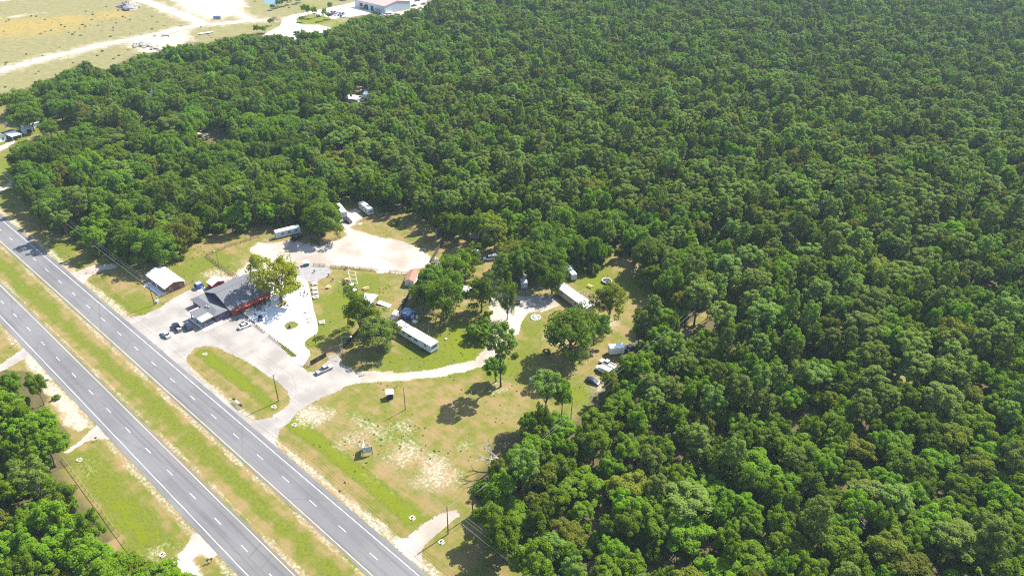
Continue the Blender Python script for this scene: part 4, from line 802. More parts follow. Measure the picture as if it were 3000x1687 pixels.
MB().slab([(3.0, 5.0, 3.0), (10.8, 5.0, 2.7), (10.8, 10.4, 2.6), (3.0, 10.4, 2.9)], .12).build('carport_roof', m_galv, h_)
for _q in ((10.4, 5.4), (10.4, 10.0), (3.4, 10.0)): MB().box(_q[0], _q[1], 1.35, .14, .14, 2.7).build('post', m_trimw, h_)
gable('white_roofed_cabin', 'white-roofed cabin in a gap of the far woods', 'cabin', *G(1036, 297), R(25), 7.5, 7, 2.6, 3.8, m_sidew, m_galv, .3, [('y-', 0, .05, .9, 2, 'door'), ('x+', 0, 1, 1, 1, 'window')])
gable('blue_roofed_cabin', 'blue-roofed cabin in deep shade of the far woods', 'cabin', *G(1086, 286), R(25), 7.5, 5.5, 2.5, 3.4, m_sidew, m_bluer, .3, [('y-', 0, .05, .9, 2, 'door'), ('x+', 0, 1, 1, 1, 'window')])
gable('hidden_cabin', 'pale-roofed cabin almost hidden in the far woods', 'cabin', *G(1182, 220), R(25), 6, 5, 2.6, 3.6, m_sidew, m_galv, .3, [('y-', 0, .05, .9, 2, 'door')])
# -- the tavern
tv = thing('tavern', 'tavern with grey shingle gable roof and red side wall beside the patio', 'tavern', -219.9, 95.6, 0)
def T(x, y, z=0): return (x+219.9, y-95.6, z)
MB().loft([[T(-228.2, y, -.05), T(-211.9, y, -.05), T(-211.9, y, 3.0), T(-219.9, y, 6.25), T(-228.2, y, 3.0)] for y in (95.9, 112.0)]).build('main_hall_wall', mat('gable_shade_navy', (0.03, 0.032, 0.06), .8, var=.2, scale=2), tv)  # near-black navy puts the shade of the gable into the wall colour
_r = MB(); _r.slab([T(-219.9, 95.4, 6.5), T(-228.8, 95.4, 3.0), T(-228.8, 112.5, 3.0), T(-219.9, 112.5, 6.5)], .16); _r.slab([T(-219.9, 95.4, 6.5), T(-219.9, 112.5, 6.5), T(-211.2, 112.5, 3.0), T(-211.2, 95.4, 3.0)], .16); _m = _r.build('main_roof', m_shing, tv)
MB().box(0, 8.4, 6.52, .30, 17.0, .06).build('ridge_cap', m_shing, _m)
MB().box(*T(-218.0, 100.5, 5.9), .5, .5, .5).build('roof_vent', m_steel, _m); MB().box(*T(-221.5, 107.5, 6.0), .4, .4, .5).build('roof_vent', m_steel, _m)
_w = MB().box(*T(-211.84, 104.0, 1.5), .10, 15.8, 3.0).build('side_wall', m_red, tv)
MB().slab([T(-211.8, 97.2, 2.86), T(-210.3, 97.2, 2.25), T(-210.3, 111.9, 2.25), T(-211.8, 111.9, 2.86)], .06).build('awning', m_red, tv)
for _y in (99, 102, 105, 108): MB().box(*T(-211.77, _y, 1.3), .06, 1.3, 1.2).build('window', m_wglass, tv)
MB().box(*T(-211.77, 110.5, 1.05), .06, 1.0, 2.1).build('door', m_trimw, tv)
# front block and porch
MB().prism([T(-227.6, 90.2)[:2], T(-212.6, 90.2)[:2], T(-212.6, 95.9)[:2], T(-227.6, 95.9)[:2]], -.05, 2.95).build('front_wall', m_brick, tv)
_r = MB(); _r.slab([T(-228.2, 89.7, 2.95), T(-212.1, 89.7, 2.95), T(-214.0, 92.0, 3.75), T(-226.2, 92.0, 3.75)], .14)
_r.slab([T(-226.2, 92.0, 3.75), T(-214.0, 92.0, 3.75), T(-212.1, 95.88, 2.95), T(-228.2, 95.88, 2.95)], .14); _r.slab([T(-228.2, 89.7, 2.95), T(-226.2, 92.0, 3.75), T(-228.2, 95.88, 2.95)], .14); _r.slab([T(-214.0, 92.0, 3.75), T(-212.1, 89.7, 2.95), T(-212.1, 95.88, 2.95)], .14); _f = _r.build('front_roof', m_shing, tv)
_g = mat('roof_hatch_metal', (0.30, 0.32, 0.33), .5)
for _q in ((-219.0, 91.0), (-217.8, 91.3)): MB().box(_q[0]+219.9, _q[1]-95.6, 3.62, .7, .5, .3).build('roof_unit', _g, _f)
MB().slab([T(-220.4, 85.2, 2.85), T(-212.0, 85.2, 2.85), T(-212.0, 89.75, 3.12), T(-220.4, 89.75, 3.12)], .22).build('porch_roof', m_shing, tv)
MB().slab([T(-215.4, 85.1, 3.02), T(-212.05, 85.1, 3.02), T(-212.05, 89.5, 3.26), T(-215.4, 89.5, 3.26)], .10).build('skylight_panel', mat('green_fibreglass', (0.52, 0.60, 0.34), .4, var=.05), tv)
MB().box(*T(-220.75, 87.1, 2.95), .9, 3.6, .55).build('sign_parapet', mat('pinkish_parapet', (0.42, 0.26, 0.27), .8, var=.2, scale=2), tv)
for _x in (-220.2, -216.3, -212.3): MB().box(*T(_x, 85.5, 1.4), .25, .25, 2.9).build('porch_post', m_darkwood, tv)
MB().box(*T(-216.2, 87.5, .06), 8.6, 5.2, .14).build('porch_floor', m_conc, tv)
MB().box(*T(-211.2, 88.2, .03), 1.6, 7.2, .08).build('step_slab', m_conc, tv); MB().box(*T(-222.9, 87.4, .03), 4.4, 3.0, .08).build('step_slab', m_conc, tv)
MB().box(*T(-212.53, 93.0, 1.55), .08, 5.4, 2.5).build('mural', m_mural, tv); MB().box(*T(-212.53, 93.0, .16), .12, 5.5, .3).build('mural_base', m_brick, tv)
MB().box(*T(-216.0, 90.12, 1.05), 1.1, .08, 2.1).build('door', m_trimw, tv); MB().box(*T(-218.6, 90.12, 1.5), 1.5, .08, 1.2).build('window', m_wglass, tv); MB().box(*T(-213.8, 90.12, 1.5), 1.5, .08, 1.2).build('window', m_wglass, tv)
for _x in (-226.2, -223.6): MB().box(*T(_x, 90.12, 1.5), 1.6, .08, 1.2).build('window', m_mural, tv)
for _y in (86.4, 88.4): MB().box(*T(-212.25, _y, .8), .08, 1.8, 1.3).build('porch_screen', m_mural, tv)
MB().box(*T(-213.0, 85.3, .95), 1.3, .12, 1.5).build('porch_screen', m_bluer, tv)
_o = thing('white_canopy', 'small white canopy roof behind the tavern gable', 'canopy', -216.5, 113.2)
MB().slab([(-1.7, -1.3, 2.75), (1.7, -1.3, 2.75), (1.7, 1.3, 2.9), (-1.7, 1.3, 2.9)], .1).build('roof', m_galv, _o)
for _a in (-1.5, 1.5):
    for _b in (-1.1, 1.1): MB().box(_a, _b, 1.35, .1, .1, 2.75).build('post', m_steel, _o)
# -- mobile homes
def mobile(name, label, cx, cy, rz, L, W, z0, z1, wall, trim, wins, arch=.25, doorx=None):
    o = thing(name, label, 'mobile home', cx, cy, 0, rz)
    MB().box(0, 0, (z0+z1)/2, L, W, z1-z0).build('wall', wall, o); MB().box(0, 0, z0/2, L-.3, W-.3, z0+.02).build('skirting', m_dark, o)
    rf = MB().loft([[(x, -W/2-.12, z1-.06), (x, W/2+.12, z1-.06), (x, W/2+.12, z1+.04), (x, W*.22, z1+arch), (x, -W*.22, z1+arch), (x, -W/2-.12, z1+.04)] for x in (-L/2-.1, L/2+.1)]).build('roof', m_roofw, o)
    MB().box(0, 0, z1-.14, L+.08, W+.08, .14).build('eave_trim', trim, o)
    for u, w, h in wins:
        for s in (-1, 1):
            f = MB().box(u, s*(W/2+.01), z1-.95, w+.12, .06, h+.12).build('window', m_trimw, o); MB().box(u, s*(W/2+.035), z1-.95, w, .06, h).build('pane', m_wglass, f)
    if doorx is not None:
        f = MB().box(doorx, -W/2-.01, z0+1.05, .95, .06, 2.05).build('door', m_trimw, o); MB().box(doorx+.3, -W/2-.06, z0+1.0, .06, .06, .12).build('handle', m_black, f)
        for k in range(3): MB().box(doorx, -W/2-.35-.3*k, z0*(1-(k+1)/4), 1.2, .3, .06).build('step', m_wood, o)
    return o, rf
mh, rf = mobile('white_mobile_home', 'long white mobile home with patched roof on the green lawn', -152.8, 130.2, 0, 18.4, 3.5, .55, 3.35, m_sidew, m_darkwood, [(-7, .9, .8), (-4, 1.2, .8), (-1.2, 1.6, .8), (2, 1.6, .8), (6.6, 1.1, .8)], .14, 4.2)
MB().box(6.9, 0, 3.51, 4.6, 3.6, .05).build('end_roof_section', m_roofw, rf); MB().box(4.55, 0, 3.53, .16, 3.6, .08).build('roof_seam', m_steel, rf)
MB().box(9.22, 0, 2.3, .06, 2.6, .8).build('end_window', m_wglass, mh); MB().box(9.9, .3, .5, 1.0, .1, .1).build('tow_bar', m_black, mh)
mh, rf = mobile('tan_mobile_home', 'tan mobile home with pale rounded roof and rear deck', -126.4, 185.6, R(-14.3), 17.6, 4.0, .5, 3.3, m_tan, m_darkwood, [(-5.6, .7, 1.3), (.2, .6, .5), (3.0, .6, 1.2), (6.5, 1.2, .8)], .5, 4.9)
for _u in (-2.5, 1.5): MB().tube((_u, .3, 3.7), (_u, .3, 4.0), .22, .22, 10).build('roof_vent', m_steel, rf)
_d = MB(); _d.box(1.5, 4.6, .6, 9.0, 4.6, .12); _d.build('deck_floor', m_wood, mh)
for _k in range(7): MB().box(-3+1.5*_k, 6.85, 1.05, .12, .12, 1.1).build('deck_post', m_pale, mh)
MB().box(1.5, 6.85, 1.6, 9.2, .14, .08).build('deck_rail', m_pale, mh); MB().box(-3.0, 4.6, 1.6, .14, 4.6, .08).build('deck_rail', m_pale, mh); MB().box(6.0, 4.6, 1.6, .14, 4.6, .08).build('deck_rail', m_pale, mh)
MB().box(1.6, 4.0, .95, .9, .9, .6, .3).build('deck_clutter', m_trimw, mh); MB().box(4.0, 5.2, .95, 1.2, .8, .6, .6).build('deck_clutter', m_dark, mh)
# -- stage with ramp
st = thing('stage_shelter', 'open stage with flat white roof and ramp on the lawn', 'stage', -180.8, 132.0, 0, R(-64.4))
MB().slab([(-4.1, -2.7, 3.15), (4.1, -2.7, 3.15), (4.1, 2.7, 3.45), (-4.1, 2.7, 3.45)], .16).build('roof', m_galv, st); MB().box(0, 0, .35, 7.8, 5.0, .7).build('stage_floor', m_wood, st)
MB().box(3.8, 0, 1.9, .12, 5.0, 2.5).build('back_wall', m_darkwood, st); MB().box(0, -2.45, 1.9, 7.6, .12, 2.5).build('back_wall', m_darkwood, st)
for _q in ((-3.8, -2.4), (-3.8, 2.4), (3.7, 2.4), (0, 2.4)): MB().box(_q[0], _q[1], 1.7, .15, .15, 3.2).build('post', m_darkwood, st)
_o = thing('access_ramp', 'white access ramp with handrails leading up to the stage', 'ramp', -177.4, 137.3, 0, R(20))
MB().slab([(-2.6, -1.0, .72), (2.4, -1.0, .06), (2.4, 1.0, .06), (-2.6, 1.0, .72)], .14).build('ramp_deck', m_trimw, _o)
for _s in (-1, 1):
    MB().loft([[(x, _s*.98-.03, z), (x, _s*.98+.03, z), (x, _s*.98+.03, z+.07), (x, _s*.98-.03, z+.07)] for x, z in ((-2.6, 1.7), (2.4, 1.05))]).build('handrail', m_pale, _o)
    for _k in range(4): MB().box(-2.5+1.6*_k, _s*.98, .75-.13*_k, .07, .07, 1.6-.1*_k).build('rail_post', m_pale, _o)
# -- warehouse
wo_ = gable('warehouse', 'large pale metal warehouse with faded red roof beyond the woods', 'warehouse', -552.0, 457.1, 0, 42, 31, 6.8, 9.5, mat('pale_metal_wall', (0.40, 0.46, 0.48), .6, var=.05, scale=.5), mat('faded_red_metal', (0.62, 0.24, 0.21), .6, var=.05, scale=.4), .3, [('y-', -4.0, .05, 4.2, 4.6, 'opening'), ('y-', 3.5, .05, 4.2, 4.6, 'opening'), ('y-', 18.5, .05, 4.0, 4.6, 'garage'), ('y-', 10.2, 1.0, 1.4, 1.4, 'window'), ('y-', 13.8, 1.0, 1.4, 1.4, 'window'), ('y-', 12.0, .05, 1.0, 2.1, 'door'), ('y-', -12, .05, 4.2, 4.6, 'opening')])
MB().slab([(8.0, -15.5, 3.1), (16.0, -15.5, 3.1), (16.0, -17.4, 2.9), (8.0, -17.4, 2.9)], .14).build('entrance_canopy', m_bluer, wo_)
for _k in range(6): MB().box(-20+8*_k, -15.56, 3.4, .25, .1, 6.8).build('wall_rib', m_bluer, wo_)
MB().box(22.6, -11.5, 1.2, 3.0, 6.5, .2).build('side_shed_roof', m_galv, wo_)
# ------------------------------------------------------------------ fences
def rail_fence(label, pts, h=1.25, nr=3, sp=2.4, m=None, name='rail_fence', z=0.0, plan=False, rt=.05, pw=.12):
    m = m or m_wood; P = pts if plan else GP(pts); o = thing(name, label, 'fence', P[0][0], P[0][1], z)
    pm = shared(('fpost', m.name, h, pw), lambda: MB().box(0, 0, h/2-.05, pw, pw, h+.1).mesh('post', m))
    for a, b in zip(P[:-1], P[1:]):
        L = math.hypot(b[0]-a[0], b[1]-a[1]); n = max(1, round(L/sp)); an = math.atan2(b[1]-a[1], b[0]-a[0]); l = L/n
        for k in range(n+1): link('post', pm, o, (a[0]-P[0][0]+(b[0]-a[0])*k/n, a[1]-P[0][1]+(b[1]-a[1])*k/n, 0), an)
        rm = MB().box(l/2, 0, 0, l+.02, rt, .14).mesh('rail', m)
        for k in range(n):
            for j in range(nr): link('rail', rm, o, (a[0]-P[0][0]+(b[0]-a[0])*k/n-math.sin(an)*.08, a[1]-P[0][1]+(b[1]-a[1])*k/n+math.cos(an)*.08, h*(j+1)/nr-.1), an)
    return o
rail_fence('weathered rail fence along the brick house', [(459,878),(510,853),(567,827)], m=m_pale)
rail_fence('rail fence behind the red shed and tavern', [(654,833),(699,811)], m=m_pale)
rail_fence('long rail fence between the lawn and the shell lot', [(605,751),(650,785),(694,812)])
rail_fence('rail fence running from the lawn corner to the motorhome', [(605,750),(660,728),(735,704),(758,696)])
rail_fence('short rail fence beside the green dumpster', [(919,779),(953,781)])
rail_fence('long rail fence on the lawn side of the shell lot', [(967,784),(1035,788),(1106,794)])
rail_fence('rail fence ending at the brown-roofed shed', [(1141,799),(1195,804)])
rail_fence('rail fence along the far corner of the shell lot', [(1124,632),(1190,664),(1255,698)])
rail_fence('pale pipe rail beside the blue-striped motorhome', [(776,709),(830,697),(882,684)], 1.0, 1, 3.0, m_trimw)
rail_fence('front rail of the small timber pen', [(940,719),(998,697)], m=m_pale)
rail_fence('side rail of the small timber pen', [(998,695),(984,673)]); rail_fence('back rail of the small timber pen', [(983,672),(1004,664)], m=m_pale)
rail_fence('short rail beside the plum suv', [(1043,655),(1068,645)])
rail_fence('patio railing beside the tavern mural', [(694,908),(720,930),(744,948)], 1.1, 2, 1.5, m_darkwood)
rail_fence('patio railing along the pale drive, upper run', [(746,950),(776,974)], 1.0, 2, 1.6, m_brownr if False else m_wood); rail_fence('patio railing along the pale drive, lower run', [(790,984),(830,1014),(870,1043)], 1.0, 2, 1.6)
rail_fence('pale rail fence hidden along the roadside thicket', [(185,1345),(222,1395),(262,1450),(300,1500),(335,1550)], 1.1, 1, 2.6, m_pale)
rail_fence('thin wire fence at the roadside thicket', [(335,1550),(380,1610),(440,1680)], 1.1, 1, 3.0, m_pale, rt=.02)
def screen_fence(label, pts, h=2.0, m=None, gap=.2, name='screened_fence', plan=False):
    P = pts if plan else GP(pts); o = thing(name, label, 'fence', *P[0]); m = m or m_black
    for a, b in zip(P[:-1], P[1:]):
        L = math.hypot(b[0]-a[0], b[1]-a[1]); n = max(1, round(L/2.6)); an = math.atan2(b[1]-a[1], b[0]-a[0]); l = L/n
        pm = MB().tube((0, 0, -.05), (0, 0, h+.1), .045, .045, 7).mesh('post', m_steel); sm = MB().box(l/2, 0, h/2+gap/2, l-.06, .035, h-gap).mesh('screen_panel', m)
        for k in range(n+1):
            q = (a[0]-P[0][0]+(b[0]-a[0])*k/n, a[1]-P[0][1]+(b[1]-a[1])*k/n, 0); link('post', pm, o, q, an)
            if k < n: link('screen_panel', sm, o, q, an)
    return o
screen_fence('black screened fence beside the patio exit', [(910,1072),(957,1045)])
screen_fence('black screened fence running to the slender oak', [(998,1030),(1030,1000),(1052,975)])
rail_fence('steel gate standing open by the screened fence', [(997,1028),(1013,1047)], 1.9, 3, 3.2, m_steel, 'steel_gate')
rail_fence('short steel fence beside the patio exit', [(893,1067),(908,1074)], 1.6, 3, 1.2, m_steel, 'steel_gate')
screen_fence('dark timber privacy fence by the camp lane gate', [(1298,712),(1284,735),(1267,766)], 2.2, m_darkwood, .05, 'privacy_fence')
screen_fence('dark timber privacy fence between the stage and the camp', [(1218,840),(1196,875),(1172,920)], 2.2, m_darkwood, .05, 'privacy_fence')
screen_fence('dark solid side of the small timber pen', [(909,700),(940,720)], 1.2, m_darkwood, .05, 'privacy_fence')
# ------------------------------------------------------------------ poles and wires
def pole(label, px, py, h, arm=None, plan=None, r=.16, trans=False, light=None, name='utility_pole', armrot=R(90), m=None):
    x, y = plan or G(px, py); o = thing(name, label, 'pole', x, y)
    MB().tube((0, 0, -.1), (0, 0, h), r, r*.65, 9).build('shaft', m or m_pole, o)
    if arm:
        a = MB().box(0, .12, h-.35, arm, .1, .12).build('crossarm', m_pale, o, (0, 0, 0), armrot)
        im = shared('insul', lambda: MB().tube((0, 0, 0), (0, 0, .22), .06, .04, 7).mesh('insulator', m_steel))
        for u in (-.46, .12, .46): link('insulator', im, a, (u*arm, .12, h-.29))
    if trans: MB().tube((.35, 0, h-1.9), (.35, 0, h-1.0), .25, .25, 12).build('transformer', m_steel, o)
    if light:
        MB().tube((0, 0, h-.8), (light[0], light[1], h-.3), .04, .04, 6).build('lamp_arm', m_steel, o); MB().box(light[0], light[1], h-.32, .6, .3, .16, math.atan2(light[1], light[0])).build('lamp_head', m_trimw, o)
    return o
pole('utility pole with streetlight beside the brick house', 0, 0, 9.3, 2.4, (-238.7, 81.0), light=(.4, -1.6)); pole('utility pole with crossarm on the grass island', 0, 0, 10.4, 2.4, (-161.3, 81.2))
pole('utility pole with crossarm beside the woods driveway', 0, 0, 10.2, 2.4, (-87.9, 81.2), trans=False); pole('utility pole with transformers among the roadside trees', 0, 0, 10.2, 2.6, (-313.1, 82.0), trans=True)
pole('utility pole by the far left driveway', 0, 0, 10, 2.4, (-383.6, 80.8)); pole('roadside utility pole beyond the wood corner', 0, 0, 10.2, 2.4, (-14, 81.2))
pole('bare branch-line pole at the wood corner', 0, 0, 9.4, None, (-87.5, 89.7))
for _k, _n_ in enumerate((150, 210, 270, 330)): pole('branch-line pole rising from the right-hand woods', 0, 0, 10.6, 1.6, (-86.6+.03*_n_*.3, _n_), armrot=0)['group'] = 'branch-line poles in the woods'
pole('bare slim pole standing alone in the dry field', 1187.5, 1200, 8.9, None, r=.13); pole('slim light pole at the patio corner', 925.3, 1008, 7.2, None, r=.10, m=m_black)
pole('slim light pole by the screened fence gate', 1005, 1032, 7.4, None, r=.10, light=(3.0, 1.8), m=m_pale); pole('slim pole in the lawn rail fence', 641, 775, 6.5, None, r=.10, light=(-.3, -.2))
pole('broken bare pole beside the field-corner trees', 1672, 1230, 7.5, None, r=.15); pole('light pole beside the far car park', 922, 46, 11, None, r=.15, light=(1, 0), m=m_steel)
pole('thin pole at the end of the long white mobile home', 1166, 974, 6.0, None, r=.08, m=m_pale); pole('thin service post behind the long white mobile home', 1256, 984, 4.6, None, r=.07, m=m_pale)
def wire(label, a, b, sag, group, r=.02):
    mb = MB(); n = 12; pts = [(a[0]+(b[0]-a[0])*t, a[1]+(b[1]-a[1])*t, a[2]+(b[2]-a[2])*t-4*sag*t*(1-t)) for t in [i/n for i in range(n+1)]]
    for p, q in zip(pts[:-1], pts[1:]): mb.tube(p, q, r, r, 5, False)
    return tag(mb.build('power_cable', mat('cable_alu', (0.22, 0.22, 0.22), .5)), label, 'cable', group)
_PX = [-383.6, -313.1, -238.7, -161.3, -87.9, -14]; _NM = ['the far left driveway pole', 'the transformer pole', 'the brick house pole', 'the island pole', 'the woods driveway pole', 'the pole beyond the wood corner']
for _k in range(5):
    for _dy, _z in ((-1.1, 10.0), (.3, 10.0), (1.1, 10.0), (0.1, 8.2)):
        _d = -.9 if 2 in (_k,) else 0
        wire('power cable hung between %s and %s' % (_NM[_k], _NM[_k+1]), (_PX[_k], 81.2+_dy, _z-(.8 if _k == 2 else 0)), (_PX[_k+1], 81.2+_dy, _z-(.8 if _k == 1 else 0)), .9, 'cables from %s' % _NM[_k])
for _a, _b in ((89.7, 150), (150, 210), (210, 270), (270, 330)):
    for _dx in (-.7, .7): wire('branch power cable over the right-hand woods', (-86.2+_dx*(0 if _a < 90 else 1), _a, 9.2 if _a < 90 else 10.4), (-85.2+_dx, _b, 10.4), .7, 'branch cables over the woods')
for _dx in (0,): wire('short cable from the roadside line to the branch-line pole', (-87.9, 81.2, 10), (-87.5, 89.7, 9.2), .2, None)
# ------------------------------------------------------------------ tables, benches and yard things
def plank(nm, m, o, *b): return MB().box(*b).build(nm, m, o)
def picnic(label, px, py, m, rz, z=0.0, group=None, L=1.9):
    x, y = G(px, py, z+.6); o = thing('picnic_table', label, 'picnic table', x, y, z, rz, group)
    for k in range(4): plank('tabletop_plank', m, o, 0, -.30+.2*k, .76, L, .185, .045)
    for s in (-1, 1):
        for k in (0, 1): plank('bench_plank', m, o, 0, s*(.66+.15*k), .45, L, .14, .045)
        for t in (-1, 1): MB().loft([[(t*L*.36-.04, s*a, z0), (t*L*.36+.04, s*a, z0), (t*L*.36+.04, s*(a+.1), z0), (t*L*.36-.04, s*(a+.1), z0)] for a, z0 in ((.62, -.02), (.16, .74))]).build('leg', m, o)
    for t in (-1, 1): plank('cross_beam', m, o, t*L*.36+.06, 0, .40, .05, 1.55, .1)
    return o
TD = math.atan2(G(931, 824)[1]-G(912, 827)[1], G(931, 824)[0]-G(912, 827)[0])
for _p in ((921, 829), (922, 843), (923.5, 855), (925, 868)): picnic('white picnic table in the row beside the patio edge', *_p, m_trimw, TD, group='row of white picnic tables', L=2.1)
picnic('white picnic table standing alone on the lawn by the patio curve', 943, 942, m_trimw, TD, L=2.1)
for _p in ((901, 909), (907.5, 926), (909.5, 937)): picnic('glare-paled timber picnic table on the white patio', *_p, mat('glare_pale_timber', (.52, .40, .31), .85, var=.1), TD+.1, .09, 'glare-paled tables on the patio', 2.0)  # glare of the sun on the planks is put into the pale timber colour
picnic('new timber picnic table standing end-on near the gravel pad', 962, 839, m_newwood, TD+1.2); picnic('new timber picnic table under the white pergola frame', 1018, 817, m_newwood, TD+.1, L=2.4); picnic('new timber picnic table alone on the lawn', 1072, 843, m_newwood, TD+.2, L=2.2); picnic('new timber picnic table beside the trampoline', 1729, 837, m_newwood, TD-1.0, L=2.1)
picnic('timber picnic table on the shaded patio beside the red wall', 722, 908, m_pale, TD, .09); picnic('timber picnic table on the shaded patio between the lamp posts', 759, 903, m_wood, TD, .09); picnic('pale picnic table at the end of the lot rail fence', 1113, 630, m_pale, TD)
def chair(o, x, y, rz, m):
    c = MB().box(0, 0, .43, .5, .5, .05).build('chair', m, o, (x, y, 0), rz); MB().box(-.24, 0, .72, .05, .5, .55).build('backrest', m, c)
    lg = shared(('clg', m.name), lambda: MB().box(0, 0, .21, .04, .04, .44).mesh('leg', m))
    for a in (-.2, .2):
        for b in (-.2, .2): link('leg', lg, c, (a, b, 0))
def roundset(label, px, py, topm, z=0.0, n=5, r=.65, rr=1.05):
    x, y = G(px, py, .5); o = thing('round_table_set', label, 'table set', x, y, z)
    MB().tube((0, 0, .70), (0, 0, .75), r, r, 16).build('tabletop', topm, o); MB().tube((0, 0, 0), (0, 0, .72), .06, .06, 7).build('pedestal', m_black, o)
    for k in range(n): a = 6.283*k/n+.4; chair(o, rr*math.cos(a), rr*math.sin(a), a+math.pi, m_black)
roundset('round white-topped table with dark chairs nearest the gravel patch middle', 1031, 834, m_trimw, r=.8); roundset('round white-topped table with dark chairs nearest the stage', 1038, 850, m_trimw, r=.9)
roundset('dark bistro table set under the timber table', 1012, 828, m_black, n=4); roundset('dark bistro table set beside the green-lit post', 1016, 848, m_black, n=4)
roundset('dark chairs round the patio fire bowl', 891, 861, m_black, .09, 6, .5, 1.4)
for _k, (_px, _py) in enumerate(((752, 896), (770, 889), (782, 880))): roundset(['dark table set on the shaded patio by the lamp posts', 'dark table set on the shaded patio below the awning', 'dark table set at the door end of the red wall'][_k], _px, _py, m_wood, .09, 4, .5, .9)
def kettle(label, px, py):
    x, y = G(px, py, .4); o = thing('kettle_grill', label, 'grill', x, y, .012)
    MB().loft([[(r*math.cos(a), r*math.sin(a), z) for a in [6.283*i/12 for i in range(12)]] for r, z in ((.15, .55), (.38, .7), (.42, .85), (.36, 1.02), (.12, 1.12))]).build('bowl', m_black, o)
    for k in range(3): a = 2.1*k; MB().tube((.15*math.cos(a), .15*math.sin(a), .6), (.42*math.cos(a), .42*math.sin(a), 0), .03, .03, 5).build('leg', m_black, o)
kettle('black grill on the gravel pad near the dumpster', 921, 796); kettle('black grill at the lawn edge of the gravel pad', 963, 807); kettle('black grill on the bare patch beside the lawn', 975, 820); kettle('black grill against the lot rail fence', 1014, 786); kettle('black grill by the yellow-green tree', 873, 787)
# lamp posts on the patio
for _px, _py in ((698, 935), (725, 930), (748, 922), (775, 912), (790, 896)):
    _x, _y = G(_px, _py); _o = thing('patio_lamp_post', 'slim dark string-light post on the shaded patio', 'post', _x, _y, .09, 0, 'string-light posts on the patio'); MB().tube((0, 0, 0), (0, 0, 2.7), .05, .04, 7).build('shaft', m_black, _o); MB().tube((0, 0, 0), (0, 0, .35), .28, .22, 10).build('base_tub', m_black, _o)
# pergola frame of white tubes
_o = thing('pergola_frame', 'white tube pergola frame over the dark bistro sets', 'pergola', *G(1040, 845))
_c = [G(1019, 791, 2.9), G(1041, 797, 2.9), G(1047, 831, 2.9), G(1029, 829, 2.9)]; _ox, _oy = _o.location[:2]; _c = [(a-_ox, b-_oy) for a, b in _c]
for a in _c: MB().tube((*a, 0), (*a, 2.95), .06, .06, 6).build('post', m_trimw, _o)
for t in (0, .33, .66, 1.0):
    a = [_c[0][i]+(_c[3][i]-_c[0][i])*t for i in (0, 1)]; b = [_c[1][i]+(_c[2][i]-_c[1][i])*t for i in (0, 1)]; MB().tube((*a, 2.95), (*b, 2.95), .09, .09, 6).build('rafter', m_trimw, _o)
for i, j in ((0, 3), (1, 2)): MB().tube((*_c[i], 2.9), (*_c[j], 2.9), .05, .05, 6).build('side_beam', m_trimw, _o)
for _px, _py, _l in ((1003, 850, 'green-tinted slim post beside the bistro sets'), (994, 865, 'dark slim net post on the lawn, end nearer the patio'), (1008, 866, 'dark slim net post on the lawn, end nearer the stage')):
    _o = thing('lawn_post', _l, 'post', *G(_px, _py)); MB().tube((0, 0, -.05), (0, 0, 4.2 if 'dark' in _l else 5.0), .05, .04, 6).build('shaft', m_black if 'dark' in _l else mat('green_light_tint', (.2, .5, .22), .6), _o); MB().tube((0, 0, 0), (0, 0, .1), .2, .2, 8).build('base', m_steel, _o)  # green light on the one post is painted as its colour
# dumpster
_x, _y = G(897, 772, .8); _o = thing('dumpster', 'teal green dumpster with white lid beside the shell lot', 'dumpster', _x, _y, .01, TD)
MB().loft([[(x, y, z) for x, y in ((-a, -b), (a, -b), (a, b), (-a, b))] for a, b, z in ((.95, .75, .12), (1.1, .95, 1.45))]).build('bin', mat('teal_paint', (.01, .20, .19), .5, var=.15), _o); MB().slab([(-1.15, -1.0, 1.50), (1.15, -1.0, 1.50), (1.15, 1.0, 1.72), (-1.15, 1.0, 1.72)], .06).build('lid', m_trimw, _o)
MB().box(1.16, 0, .9, .1, 1.5, .25).build('lift_pocket', mat('bright_teal', (.05, .62, .42), .5), _o); MB().box(-1.16, 0, .9, .1, 1.5, .25).build('lift_pocket', m_black, _o)
# blue bin beside the red shed
_x, _y = G(583, 838, .8); _o = thing('blue_bin', 'blue tapered metal bin on a slab beside the red shed', 'bin', _x, _y, 0, R(0))
MB().loft([[(x, y, z) for x, y in ((-a, -b), (a, -b), (a, b), (-a, b))] for a, b, z in ((1.25, 1.25, .12), (1.35, 1.35, 1.0), (1.0, 1.0, 2.15))]).build('body', m_blue, _o); MB().box(0, 0, 2.18, 2.0, 2.0, .07).build('lid', m_bluer, _o); MB().box(1.36, .5, .8, .06, 1.0, .3).build('label_plate', m_trimw, _o); MB().box(.6, 0, .05, 3.6, 3.2, .12).build('slab', m_conc, _o)
_x, _y = G(462, 884, .3); _o = thing('meter_cabinet', 'small white cabinet at the end of the house fence', 'cabinet', _x, _y); MB().box(0, 0, .5, .9, .9, 1.0).build('cabinet_body', m_trimw, _o); MB().box(0, 0, 1.02, 1.0, 1.0, .06).build('lid', m_trimw, _o)
# ornament on the patio island
_x, _y = G(849, 956, .4); _o = thing('wheel_ornament', 'dark timber barrel ornament on the small patio island', 'ornament', _x, _y); MB().loft([[(r*math.cos(a), r*math.sin(a), z) for a in [6.283*i/10 for i in range(10)]] for r, z in ((.4, 0), (.52, .5), (.42, 1.0))]).build('barrel', m_darkwood, _o)
for _z in (.25, .75): MB().tube((0, 0, _z-.04), (0, 0, _z+.04), .5, .5, 10).build('hoop', m_steel, _o)
MB().tube((0, .3, 0), (0, .3, 1.35), .04, .04, 6).build('stake', m_trimw, _o)
